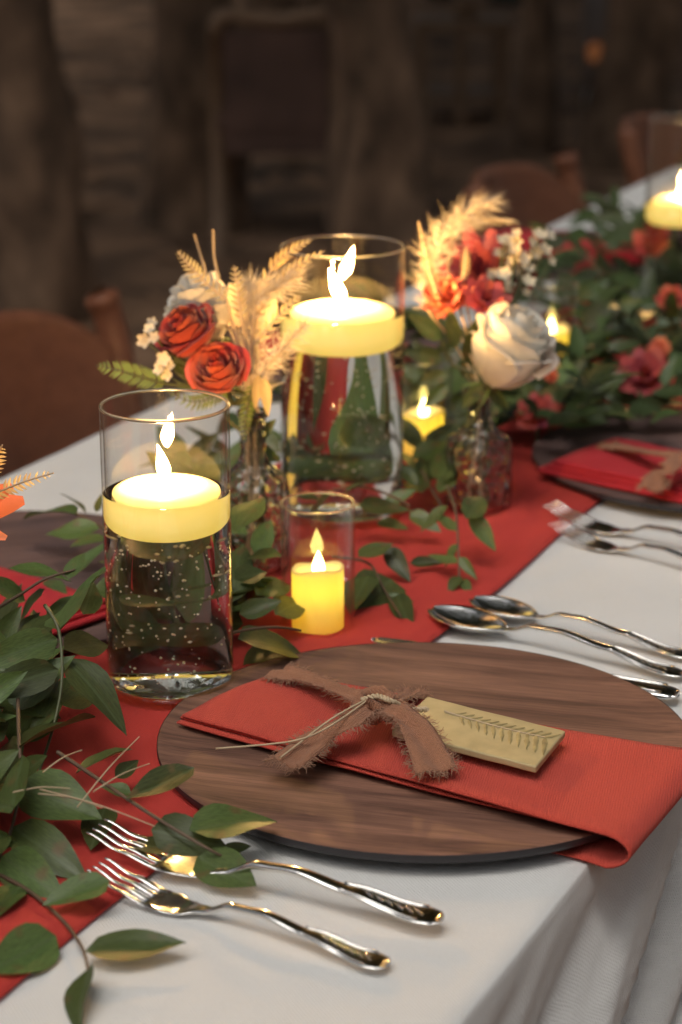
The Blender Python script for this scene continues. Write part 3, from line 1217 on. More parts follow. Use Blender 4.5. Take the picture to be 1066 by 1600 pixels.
def knife_parts():
    wd_ = interp([(0.0, 0.003), (0.006, 0.013), (0.03, 0.0185), (0.10, 0.0185), (0.115, 0.0100), (0.124, 0.0105), (0.16, 0.0145), (0.215, 0.0205), (0.226, 0.0190), (0.23, 0.010)])
    th_ = interp([(0, 0.0010), (0.10, 0.0020), (0.118, 0.0058), (0.16, 0.0062), (0.22, 0.0060), (0.23, 0.0035)])
    zc = lambda x: 0.0040
    b = loft([0.116 * i / 24 for i in range(25)], wd_, th_, zc, None, None, 12)
    h = loft([0.112 + 0.118 * i / 40 for i in range(41)], wd_, th_, zc, None, None, 16)
    out = [('blade', *b), ('handle', *h)]
    for sd in (-1, 1):
        pts = [Vector((x, sd * wd_(x) * 0.36, 0.0040 + th_(x) * 0.46)) for x in [0.165 + 0.055 * i / 14 for i in range(15)]]
        out.append(('border_ridge', *tube(pts, 0.0010, 6)))
    return out


def on_table(px, py, h):
    p = P(px, py, h)
    return p


def cutlery(parts, name, label, cat, head_px, tail_px, hh, ht, base, group, L0):
    a, b = P(*head_px, hh), P(*tail_px, ht)
    a.z = b.z = TZ + base
    return place(parts, name, label, cat, a, b, group, L0)


cutlery(fork_parts(), 'fork', 'small silver fork nearest the viewer on white cloth', 'fork', (150, 1346), (605, 1508), 0.017, 0.006, 0.0012, 'silver forks', 0.20)
cutlery(fork_parts(), 'fork', 'large silver fork with tines under leaves below the front plate', 'fork', (150, 1288), (690, 1448), 0.022, 0.006, 0.0046, 'silver forks', 0.20)
cutlery(fork_parts(), 'fork', 'upper of two blurred forks below the dark plate at right', 'fork', (858, 782), (1190, 878), 0.019, 0.006, 0.0012, 'silver forks', 0.20)
cutlery(fork_parts(), 'fork', 'lower of two blurred forks below the dark plate at right', 'fork', (866, 812), (1165, 905), 0.017, 0.006, 0.0012, 'silver forks', 0.20)
cutlery(spoon_parts(), 'spoon', 'silver spoon just above the front plate, bowl near red runner', 'spoon', (674, 948), (1068, 1056), 0.013, 0.006, 0.0012, 'silver spoons', 0.20)
cutlery(spoon_parts(), 'spoon', 'silver spoon farther from the front plate, upper of the pair', 'spoon', (738, 930), (1078, 1026), 0.013, 0.006, 0.0012, 'silver spoons', 0.20)
cutlery(knife_parts(), 'knife', 'silver table knife half hidden behind the front plate', 'knife', (582, 998), (1060, 1086), 0.008, 0.008, 0.0042, None, 0.23)
# ------------------------------------------------------------------ candle vases
def flame_mesh(h, w, lean, base):
    """teardrop that leans by (dx, dy) metres at its tip"""
    prof = [(0.0, 0.0), (0.55, 0.10), (0.92, 0.25), (1.0, 0.36), (0.86, 0.52), (0.60, 0.70), (0.30, 0.87), (0.04, 1.0)]
    seg = 14
    VV = []
    for r, t in prof:
        for k in range(seg):
            a = 2 * math.pi * k / seg
            VV.append(Vector(base) + Vector((r * w / 2 * math.cos(a) + lean[0] * t * t * 1.0 + lean[2] * math.sin(t * 3.1), r * w / 2 * math.sin(a) + lean[1] * t * t, t * h)))
    F = grid_faces(len(prof), seg, closed_v=True)
    F.append(tuple((len(prof) - 1) * seg + k for k in range(seg)))
    return VV, F


def cyl_vase(c, rad, height, water, label, flame, seed, clabel, sub=0.025, bubbles=150):
    c = Vector(c)
    r_ = random.Random(seed)
    t = thing('cylinder_vase', label, 'vase', c, 'glass vases with floating candles')
    wt = 0.0022
    wall = [(rad, 0.004), (rad, height - 0.0015), (rad - wt, height - 0.0015), (rad - wt, 0.0145)]
    mk('glass_wall', *lathe([(rad, 0.0135), (rad, height - 0.001)], 72, c, closed=False)[:1] + ([f for f in lathe([(rad, 0.0135), (rad, height - 0.001)], 72, c)[1] if len(f) == 4],), M['glass_wall'], t)
    inner = lathe([(rad - wt, water + 0.0008), (rad - wt, height - 0.001)], 72, c)
    mk('inner_wall', inner[0], [f for f in inner[1] if len(f) == 4], M['glass_wall'], t)
    # rolled rim
    rm = [(rad - wt / 2 + 0.0012 * math.cos(a), height - 0.0005 + 0.0011 * math.sin(a)) for a in [2 * math.pi * i / 10 for i in range(10)]]
    mk('rim', *lathe(rm, 72, c, closed=True), M['glass_rim'], t)
    # thick base
    bp = [(0.0, 0.0022), (rad * 0.55, 0.0018), (rad * 0.86, 0.0012), (rad - 0.004, 0.0012), (rad - 0.0012, 0.0030), (rad - 0.0003, 0.0062), (rad - 0.0003, 0.0126), (rad - 0.0018, 0.0130), (rad * 0.80, 0.0112), (0.0, 0.0105)]
    mk('base', *lathe(bp, 72, c), M['glass_base'], t)
    wr = rad - 0.0006
    wp = [(0.0, 0.0112), (rad * 0.78, 0.0120), (rad - 0.003, 0.0126), (wr - 0.0006, 0.0136), (wr, 0.0145), (wr, water - 0.0004), (wr - 0.0014, water + 0.0004), (wr - 0.004, water - 0.0006), (0.0, water - 0.0008)]
    mk('water', *lathe(wp, 72, c), M['water'], t)
    bb = []
    for i in range(bubbles):
        a = r_.uniform(0, 2 * math.pi)
        h = 0.02 + (water - sub - 0.028) * (1 - r_.random() ** 1.5)
        rr = (wr - 0.0022) * (1 if r_.random() < 0.75 else math.sqrt(r_.random()))
        s = r_.uniform(0.0005, 0.0011)
        p = c + Vector((rr * math.cos(a), rr * math.sin(a), h))
        bb.append(lathe([(0, -s), (s * .8, -s * .55), (s, 0), (s * .8, s * .55), (0, s)], 6, p))
    b = mk('bubbles', *join(bb), M['bubble'], t)
    b['kind'] = 'stuff'
    # floating candle: its own thing
    cr = rad * 0.84
    k = thing('floating_candle', clabel, 'candle', c + Vector((0, 0, water - sub)), 'lit floating candles')
    cp = [(0.0, -sub), (cr * 0.90, -sub), (cr * 0.955, -sub * 0.93), (cr * 0.99, -sub * 0.6), (cr, 0.0), (cr * 0.985, 0.0016), (cr * 0.93, 0.0030), (cr * 0.75, 0.0050), (cr * 0.45, 0.0064), (cr * 0.22, 0.0062), (0.0, 0.0052)]
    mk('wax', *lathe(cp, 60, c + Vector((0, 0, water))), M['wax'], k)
    off = Vector((flame[4], 0, 0))
    w0 = c + off + Vector((0, 0, water + 0.0054))
    mk('wick', *tube([w0, w0 + Vector((0.0004, 0, 0.003)), w0 + Vector((0.001, 0, 0.005))], 0.0007, 6), M['wick'], k)
    mk('flame', *flame_mesh(flame[0], flame[1], (flame[2], flame[3], flame[5]), w0 + Vector((0, 0, 0.002))), M['flame'], k)
    return t


V1 = P(268, 1086, 0)
V2 = P(535, 812, 0)
V3 = P(1078, 540, 0)
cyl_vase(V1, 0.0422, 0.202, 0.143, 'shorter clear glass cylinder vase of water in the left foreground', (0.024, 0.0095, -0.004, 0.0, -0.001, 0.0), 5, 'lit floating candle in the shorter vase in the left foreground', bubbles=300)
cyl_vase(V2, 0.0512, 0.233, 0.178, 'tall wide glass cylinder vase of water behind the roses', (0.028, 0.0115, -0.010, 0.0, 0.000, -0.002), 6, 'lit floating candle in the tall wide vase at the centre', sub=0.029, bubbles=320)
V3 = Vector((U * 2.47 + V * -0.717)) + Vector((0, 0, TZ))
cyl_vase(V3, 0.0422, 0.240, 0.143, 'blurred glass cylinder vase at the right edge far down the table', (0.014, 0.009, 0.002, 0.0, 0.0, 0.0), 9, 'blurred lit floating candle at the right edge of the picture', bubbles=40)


def led_votive(c, label, clabel, rot=0.0):
    c = Vector(c)
    t = thing('votive_glass', label, 'candle holder', c, 'clear votive glasses')
    rad, h = 0.0266, 0.099
    for nm, r0 in (('glass_wall', rad), ('inner_wall', rad - 0.0016)):
        v, f = lathe([(r0, 0.004), (r0, h)], 56, c)
        mk(nm, v, [q for q in f if len(q) == 4], M['glass_wall'], t)
    rm = [(rad - 0.0008 + 0.0009 * math.cos(a), h + 0.0009 * math.sin(a)) for a in [2 * math.pi * i / 8 for i in range(8)]]
    mk('rim', *lathe(rm, 56, c, closed=True), M['glass_rim'], t)
    mk('base', *lathe([(0, 0.001), (rad - 0.003, 0.001), (rad, 0.0026), (rad, 0.0040), (rad - 0.003, 0.0046), (0, 0.0046)], 56, c), M['glass_base'], t)
    k = thing('led_candle', clabel, 'candle', c + Vector((0, 0, 0.005)), 'glowing flameless candles')
    k.rotation_euler = (0, 0, rot)
    cr = 0.0188
    seg = 48
    VV, FF = [], []
    for z, rr in ((0.0, cr - 0.001), (0.0012, cr), (0.015, cr), (0.030, cr), (0.0425, cr)):
        for q in range(seg):
            a = 2 * math.pi * q / seg
            VV.append(Vector((rr * math.cos(a), rr * math.sin(a), z)))
    for rr, dz in ((cr, 0.0), (cr - 0.0012, 0.0012), (cr * 0.75, -0.003), (cr * 0.4, -0.006), (0.003, -0.0065)):
        for q in range(seg):
            a = 2 * math.pi * q / seg
            lip = 0.0022 * math.sin(a + 2.6) + 0.0012 * math.sin(3 * a)
            VV.append(Vector((rr * math.cos(a), rr * math.sin(a), 0.0450 + dz + lip * (rr / cr))))
    FF = grid_faces(10, seg, closed_v=True)
    mk('wax_shell', VV, FF, M['led_wax'], k, world=False)
    mk('bulb', *lathe([(0, 0.030), (0.003, 0.031), (0.0036, 0.0335), (0.003, 0.036), (0, 0.0365)], 14), M['led_bulb'], k, world=False)
    mk('flame_tip', *flame_mesh(0.021, 0.0098, (0.0, 0, 0), (0.0005, 0, 0.0375)), M['led_flame'], k, world=False)
    return t


L1 = P(497, 990, 0.0)
L2 = P(662, 640, 0.052); L2.z = TZ
L3 = P(862, 512, 0.052); L3.z = TZ
led_votive(L1, 'small clear votive glass in the middle before the front plate', 'glowing yellow flameless candle in the small glass at the middle')
led_votive(L2, 'votive glass half hidden by leaves right of the tall vase', 'glowing flameless candle seen through leaves right of the tall vase', 1.0)
led_votive(L3, 'votive glass almost hidden behind the large white rose', 'glowing flameless candle almost hidden behind the large white rose', 2.0)

# ------------------------------------------------------------------ bud bottles
def bottle(c, rad, body, total, label, seed):
    c = Vector(c)
    t = thing('bud_bottle', label, 'bottle', c, 'hammered glass bud bottles')
    nk = rad * 0.36
    out = [(0.0, 0.0012), (rad * 0.82, 0.0012), (rad * 0.92, 0.003), (rad, 0.010), (rad, body * 0.45), (rad, body * 0.80), (rad * 0.93, body * 0.90), (rad * 0.70, body * 0.97), (nk * 1.25, body * 1.05), (nk, body * 1.14), (nk, total - 0.007), (nk * 1.22, total - 0.005), (nk * 1.22, total - 0.001)]
    wt = 0.0025
    inn = [(max(r - wt, 0.0), z) for r, z in out[::-1][:-1]]
    inn = [(nk * 1.0, total - 0.0005)] + [(max(r - wt, 0.002), z + (0.006 if z < 0.004 else 0)) for r, z in out[::-1][2:-1]] + [(0.0, 0.0075)]
    prof = out + inn
    # refine
    pr = []
    for (r0, z0), (r1, z1) in zip(prof, prof[1:]):
        m_ = max(1, int(abs(z1 - z0) / 0.004))
        for i in range(m_):
            pr.append((r0 + (r1 - r0) * i / m_, z0 + (z1 - z0) * i / m_))
    pr.append(prof[-1])
    v, f = lathe(pr, 64, (0, 0, 0))
    vv = []
    for p in v:
        rr = math.hypot(p.x, p.y)
        if rr > nk * 1.4 and 0.004 < p.z < body:
            k = noise.voronoi(Vector((p.x, p.y, p.z)) * 105 + Vector((seed, 0, 0)))[0][0]
            p = p + Vector((p.x, p.y, 0)).normalized() * (k - 0.35) * 0.0021
        vv.append(p + c)
    mk('glass_body', vv, f, M['bottle'], t)
    return t


B1 = P(398, 900, 0)
B2 = P(747, 803, 0)
bottle(B1, 0.0275, 0.088, 0.134, 'textured glass bottle holding roses, beside the short vase', 1)
bottle(B2, 0.0275, 0.074, 0.110, 'textured glass bottle holding the large white rose', 4)
B3 = P(-110, 1010, 0)
bottle(B3, 0.0245, 0.085, 0.125, 'textured glass bottle just beyond the left edge of the picture', 7)

# ------------------------------------------------------------------ greenery
def leaf_mesh(width, bend, fold, wave, seed, nl=8, nw=5):
    r_ = random.Random(seed)
    VV = []
    for i in range(nl + 1):
        t = i / nl
        w = width * (math.sin(math.pi * t ** 0.72) ** 0.85) * (1 - 0.12 * t)
        if t > 0.92:
            w = width * 0.05 * (1 - t) / 0.08 + 0.002
        for j in range(nw):
            e = (j / (nw - 1) - 0.5) * 2
            y = t
            x = e * w / 2
            z = bend * (t * t - 0.25 * t) + fold * abs(e) ** 1.3 * w / 2 + wave * math.sin(t * 7 + e * 2 + seed) * (abs(e)) * w
            if j == nw // 2:
                z -= 0.012
            VV.append((x, y, z))
    return VV, grid_faces(nl + 1, nw)


LEAF = [mk('leaf', *leaf_mesh(w, b, f, wv, i), M['leaf']) for i, (w, b, f, wv) in enumerate([
    (0.50, -0.12, 0.22, 0.05), (0.54, -0.20, 0.15, 0.06), (0.46, 0.08, 0.28, 0.05), (0.52, -0.06, 0.12, 0.08), (0.48, -0.24, 0.2, 0.05), (0.55, 0.02, 0.18, 0.04)])]
LEAF_FAR = [mk('leaf', *leaf_mesh(w, b, f, wv, i, 6, 3), M['leaf_far']) for i, (w, b, f, wv) in enumerate([
    (0.50, -0.18, 0.22, 0.05), (0.54, -0.26, 0.15, 0.06), (0.46, 0.10, 0.28, 0.05), (0.44, -0.34, 0.2, 0.05)])]


def put_leaf(parent, base, tip, roll=0.0, width=1.0, var=None, far=False, name='leaf', src=None, up=None):
    base, tip = Vector(base), Vector(tip)
    d = tip - base
    L = d.length
    if L < 1e-5:
        return None
    y = d / L
    ref = Vector(up) if up is not None else Vector((0, -0.5, 0.87))
    x = y.cross(ref)
    if x.length < 1e-3:
        x = y.cross(Vector((0, 1, 0)))
    x.normalize()
    z = x.cross(y)
    rot = Matrix((x, y, z)).transposed().to_4x4()
    rot = rot @ Matrix.Rotation(roll, 4, 'Y')
    pool = src if src else (LEAF_FAR if far else LEAF)
    me = (pool[var % len(pool)] if var is not None else random.choice(pool)).data
    o = bpy.data.objects.new(name, me)
    col.objects.link(o)
    o.parent = parent
    o.matrix_local = Matrix.Translation(base - LOC[parent.name]) @ rot @ Matrix.Diagonal((L * width, L, L, 1))
    return o


def sprig_px(label, stem, leaves, group='ruscus sprigs by the front place setting', r=0.0013, far=False, mat='twig'):
    """stem: (px, py, h); leaves: (base px, py, h, tip px, py, h, width, roll)"""
    pts = [P(*q) for q in stem]
    base = pts[0].copy(); base.z = TZ
    t = thing('ruscus_sprig', label, 'leafy sprig', base, group)
    mk('stem', *tube(smooth_path(pts, 24), (r, r * 0.6), 6), M[mat], t)
    for i, q in enumerate(leaves):
        put_leaf(t, P(*q[0:3]), P(*q[3:6]), q[7] if len(q) > 7 else 0.0, q[6] if len(q) > 6 else 1.0, None, far)
    return t


sprig_px('leafy sprig whose leaves lie over the rim of the front plate', [(90, 1175, .045), (150, 1215, .04), (235, 1272, .033), (318, 1322, .022), (352, 1340, .015)], [
    (304, 1199, .046, 198, 1254, .036, 1.12, .25), (296, 1297, .028, 434, 1266, .030, 1.05, -.25), (236, 1296, .026, 356, 1322, .018, 1.2, .2),
    (308, 1338, .014, 402, 1386, .010, 1.1, .1), (165, 1262, .020, 140, 1322, .012, 1.3, .2), (205, 1170, .035, 118, 1196, .040, .9, .6), (205, 1240, .03, 160, 1225, .036, 1.3, .1),
    (270, 1330, .018, 200, 1310, .012, 1.0, .2), (180, 1215, .03, 215, 1190, .03, .9, .4), (345, 1330, .014, 396, 1318, .014, .8, .3)])
sprig_px('leafy sprig hanging down the left edge above the two forks', [(28, 1080, .06), (30, 1160, .05), (33, 1220, .036), (18, 1295, .022), (-6, 1350, .014)], [
    (28, 1226, .034, 155, 1272, .030, 1.15, .15), (20, 1292, .022, 130, 1364, .014, .95, .15), (2, 1338, .016, 92, 1396, .012, .95, .3),
    (172, 1376, .020, 66, 1408, .016, 1.1, .1), (30, 1166, .05, 142, 1104, .050, .95, -.75), (25, 1230, .036, -60, 1260, .036, 1.0, .2), (10, 1300, .022, -60, 1350, .02, 1.0, .0), (34, 1210, .034, 70, 1180, .05, 1.1, .4)])
sprig_px('upright leafy sprig just left of the short vase', [(70, 945, .10), (92, 985, .088), (97, 1060, .066), (85, 1130, .045), (60, 1210, .03)], [
    (102, 1028, .072, 206, 1134, .040, .82, -.35), (90, 998, .084, -30, 1038, .080, .92, -.55), (92, 1046, .07, -40, 1085, .066, .85, -.45),
    (92, 984, .088, 158, 878, .104, .90, -.75), (90, 1060, .06, 60, 1120, .040, 1.0, .5), (95, 1090, .05, 40, 1150, .035, 1.0, .2), (100, 1015, .07, 175, 1000, .06, .9, .3),
    (90, 1100, .045, 160, 1060, .045, 1.0, .3)], mat='leaf_stem')
sprig_px('thin leafy sprig straggling onto white cloth below the forks', [(-10, 1362, .010), (45, 1392, .010), (98, 1438, .009), (128, 1480, .009), (138, 1515, .010)], [
    (133, 1486, .010, 291, 1474, .012, .90, -.30), (88, 1462, .010, -22, 1522, .010, 1.05, -.3), (139, 1512, .010, 104, 1602, .006, .95, .9), (30, 1385, .010, -30, 1440, .010, 1.0, .2)])
sprig_px('small dark sprig over the left plate behind the candle', [(185, 840, .045), (150, 818, .05), (120, 802, .055)], [
    (120, 803, .055, 36, 788, .05, .85, .5), (134, 801, .055, 101, 764, .07, .7, .9), (156, 826, .05, 70, 832, .045, .95, .1), (165, 840, .05, 110, 850, .05, 1.0, .2), (150, 800, .06, 160, 770, .075, .7, .3)])
sprig_px('leafy sprig over the napkin at the left edge', [(-20, 960, .06), (30, 930, .075), (70, 905, .085), (118, 890, .09)], [
    (14, 888, .085, 112, 900, .08, 1.05, -.5), (108, 905, .085, 128, 858, .10, 1.3, -.3), (70, 920, .07, 25, 965, .05, 1.0, .4), (40, 940, .06, -30, 900, .08, 1.1, .1), (130, 960, .06, 148, 905, .07, .9, .4), (112, 930, .06, 70, 975, .05, 1.0, .4)])
sprig_px('leafy sprig between the short vase and the small votive glass', [(330, 1000, .03), (380, 985, .04), (430, 980, .04), (470, 985, .03)], [
    (372, 998, .034, 488, 1010, .018, 1.25, -.2), (368, 830, .085, 410, 768, .10, 1.1, -.3), (390, 870, .055, 436, 860, .065, 1.5, -.3), (374, 960, .045, 440, 940, .05, 1.1, .3), (400, 930, .04, 460, 900, .04, 1.0, .2),
    (440, 1010, .012, 380, 1040, .012, 1.0, .1), (430, 960, .03, 480, 930, .03, 1.0, .3), (366, 905, .06, 420, 890, .06, 1.1, .2)])
sprig_px('thin sprig trailing across red runner right of the votive glass', [(520, 870, .02), (575, 880, .022), (600, 920, .016), (628, 965, .010)], [
    (612, 905, .014, 560, 950, .012, 1.4, -.2), (620, 930, .012, 640, 976, .008, .7, .3), (560, 870, .03, 615, 850, .035, 1.1, -.2), (604, 855, .03, 640, 905, .012, .9, .3), (640, 880, .014, 700, 880, .012, .8, .1),
    (575, 900, .022, 545, 950, .015, 1.1, .3), (600, 930, .01, 650, 938, .008, .6, .1)])
sprig_px('sprig hanging from the garland in front of the right bottle', [(700, 760, .05), (712, 800, .045), (716, 850, .03), (718, 905, .010)], [
    (735, 800, .05, 775, 862, .022, .75, .3), (712, 830, .036, 680, 800, .045, .9, .1), (716, 850, .03, 690, 885, .012, .9, .3), (718, 870, .024, 745, 905, .012, .7, .4), (718, 900, .012, 700, 925, .006, 1.0, .3), (728, 810, .05, 760, 765, .06, .8, .2), (700, 790, .05, 655, 830, .03, .9, .3), (715, 880, .02, 668, 868, .02, .8, .2), (722, 905, .010, 735, 925, .006, 1.0, .1)])
sprig_px('curled leafy sprig at the foot of the tall vase', [(640, 790, .04), (600, 770, .05), (560, 760, .05), (520, 765, .045)], [
    (538, 768, .05, 605, 742, .065, .9, -.6), (560, 790, .04, 640, 800, .03, .9, .1), (520, 770, .05, 480, 800, .03, 1.0, .2), (600, 790, .03, 650, 760, .045, .9, .2), (640, 800, .03, 690, 830, .02, .9, .2), (590, 815, .02, 640, 830, .02, .8, .1), (500, 780, .04, 455, 775, .045, 1.1, .2)])

sprig_px('pointed leaves standing before the glowing votive right of tall vase', [(690, 790, .02), (672, 760, .03), (660, 735, .04)], [
    (655, 760, .03, 645, 706, .045, .7, 0), (668, 755, .03, 670, 690, .05, .6, 0), (690, 755, .035, 700, 700, .05, .8, 0), (650, 760, .03, 618, 715, .05, .8, 0), (685, 770, .03, 715, 735, .04, .8, 0), (660, 770, .03, 640, 742, .03, .9, 0)])

# pine needles lying over the leaves
for i, (a, b) in enumerate([((67, 1207, .05), (128, 1172, .052)), ((121, 1261, .034), (218, 1151, .05)), ((146, 1237, .04), (234, 1193, .042)), ((62, 1233, .048), (242, 1291, .034)), ((60, 1240, .046), (160, 1262, .04)), ((20, 1238, .05), (110, 1232, .05))]):
    p, q = P(*a), P(*b)
    m_ = (p + q) / 2 + Vector((0, 0, 0.002))
    o = mk('pine_needle', *tube(smooth_path([p, m_, q], 10), (0.0005, 0.0003), 5), M['twine'])
    recentre(o, p)
    tag(o, 'dry tan pine needle lying across the leaves at left', 'pine needle', 'dry pine needles')

# the garland itself: many sprigs along the middle of the table
obst = [(V1, .046), (V2, .056), (V3, .046), (L1, .030), (L2, .031), (L3, .031), (B1, .028), (B2, .028), (B3, .028)]


def blocked(p):
    for c, r in obst:
        if math.hypot(p.x - c.x, p.y - c.y) < r and p.z < c.z + 0.22:
            return True
    return False


def clear_leaf(b, t):
    return not any(blocked(b.lerp(t, k)) for k in (0.0, 0.33, 0.66, 1.0))


def proj(p):
    zz = p.z - TZ - HC
    dep = p.y * CP - zz * SP
    up = p.y * SP + zz * CP
    return 533 + FPX * p.x / dep, 800 - FPX * up / dep


# parts of the photograph that the garland leaves open (cloth, plate, votive candle, runner)
def open_zone(p):
    x, y = proj(p)
    if p.y > V1.y + 0.05 and 165 < x < 440 and y < 985:
        return False
    if y > 880 and x > 150:
        return True
    if y > 1040 and x > 110:
        return True
    if y > 1130 and x > 40:
        return True
    if 622 < x < 698 and 605 < y < 692 and p.y < L2.y + 0.02:
        return True
    if 440 < x < 560 and 760 < y < 1020:
        return True
    if 540 < x < 860 and y > 815:
        return True
    if 795 < x and y > 660:
        return True
    if x > 780 and y > 700:
        return True
    if x < 160 and y < 870:
        return True
    return False


def behind(p):
    x, y = proj(p)
    return (p.y > V1.y + 0.04 and 165 < x < 375 and 780 < y < 1040) or (p.y > V2.y + 0.04 and 430 < x < 640 and 480 < y < 780)


grnd = random.Random(77)


MARKS = [(60, 960, 'before the napkin at the left edge'), (20, 1040, 'at the left edge level with the rim of the front plate'), (30, 1120, 'at the left edge level with the front napkin'), (20, 1190, 'at the left edge just above the forks'), (-60, 1080, 'cut by the left edge beside the short vase base'), (-90, 1200, 'cut by the left edge above the forks'), (-60, 980, 'cut by the left edge below the left plate'), (-40, 1330, 'cut by the left edge beside the fork tines'), (130, 900, 'close to the left side of the short vase'),
         (270, 900, 'behind the short vase and seen through its water'), (400, 830, 'at the foot of the bottle with red roses'), (400, 960, 'between the short vase and the votive glass'),
         (480, 740, 'at the left foot of the tall vase'), (600, 770, 'at the right foot of the tall vase'), (660, 720, 'around the votive right of the tall vase'), (720, 790, 'before the bottle with the white rose'),
         (560, 600, 'behind the tall vase'), (740, 650, 'behind the bottle with the white rose'), (830, 600, 'below right of the white rose'), (860, 500, 'right beside the white rose bloom'),
         (930, 600, 'just above the dark plate at right'), (1020, 620, 'at the right edge over the dark plate'), (950, 500, 'in the middle of the dark mass at right'), (1040, 520, 'at the right edge below the far vase'),
         (930, 430, 'before the far plate'), (1030, 420, 'at the foot of the far vase'), (820, 450, 'behind the white rose'), (1120, 450, 'just beyond the right edge'), (990, 380, 'left of the far vase on white cloth'), (1066, 380, 'right behind the far vase'), (960, 460, 'below the far plate rim'), (1000, 460, 'half way between far plate and right edge'), (900, 560, 'a little to the right of the white rose'), (790, 560, 'hidden behind the white rose stem'), (1100, 560, 'cut by the right edge over the dark plate'), (-160, 1250, 'mostly outside the left edge near the forks'), (-40, 1240, 'cut by the left edge above the fork tines'), (690, 620, 'behind the leafy stem of the right bouquet')]


def where(p):
    x, y = proj(p)
    return min(MARKS, key=lambda m_: (m_[0] - x) ** 2 + (m_[1] - y) ** 2)[2]


def garland_sprig(s, v, ang, length, rise, nleaf, far, label, group):
    base = T(s, v, 0.008 + 0.01 * grnd.random())
    d = Vector((math.cos(ang), math.sin(ang), 0))
    sd = Vector((-d.y, d.x, 0))
    bow = grnd.uniform(-.04, .04)
    pts = [base + d * (length * k) + sd * bow * k * k + Vector((0, 0, rise * math.sin(math.pi * min(1, k * 0.8)))) for k in [i / 5 for i in range(6)]]
    path = smooth_path(pts, 16)
    leaves = []
    for i in range(nleaf):
        k = (i + 0.6) / nleaf
        p = path[min(15, int(k * 15))]
        a = ang + (1 if i % 2 else -1) * grnd.uniform(0.5, 1.25)
        L = grnd.uniform(0.040, 0.064) * (1.05 - 0.25 * k)
        el = grnd.uniform(-0.25, 0.75)
        tip = p + Vector((math.cos(a) * math.cos(el), math.sin(a) * math.cos(el), math.sin(el))) * L
        if tip.z < TZ + 0.007:
            tip.z = TZ + 0.007 + 0.01 * grnd.random()
        if not clear_leaf(p, tip) or open_zone(tip) or open_zone(p):
            continue
        if behind(p) and grnd.random() < 0.3:
            continue
        leaves.append((p, tip))
    if len(leaves) < 3:
        return None
    cen_ = sum((q for _, q in leaves), Vector((0, 0, 0))) / len(leaves)
    t = thing('ruscus_sprig', label + ' ' + where(cen_), 'leafy sprig', T(s, v, 0.0), group)
    ok = [q for q in path if not blocked(q)]
    if len(ok) == len(path) and not any(open_zone(q) for q in path):
        mk('stem', *tube(path, (0.0014, 0.0008), 5), M['leaf_stem'], t)
    for p, tip in leaves:
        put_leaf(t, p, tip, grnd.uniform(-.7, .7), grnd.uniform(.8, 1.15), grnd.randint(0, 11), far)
    return t


for i in range(62):
    s = 0.80 + 1.1 * (i + grnd.random()) / 62
    v = grnd.uniform(-0.83, -0.64)
    garland_sprig(s, v, TA + grnd.uniform(-.9, .9) + (math.pi if grnd.random() < .35 else 0), grnd.uniform(.13, .2), grnd.uniform(.01, .05), 9, False,
                  'green garland sprig', 'sprigs of the near garland')
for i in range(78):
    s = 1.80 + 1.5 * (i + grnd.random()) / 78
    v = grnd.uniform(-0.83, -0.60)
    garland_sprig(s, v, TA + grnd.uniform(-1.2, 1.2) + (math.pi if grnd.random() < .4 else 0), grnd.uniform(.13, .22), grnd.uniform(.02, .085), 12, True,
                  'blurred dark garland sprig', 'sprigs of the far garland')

# ------------------------------------------------------------------ flowers
def basis(axis):
    z = Vector(axis).normalized()
    x = z.orthogonal().normalized()
    y = z.cross(x)
    return x, y, z


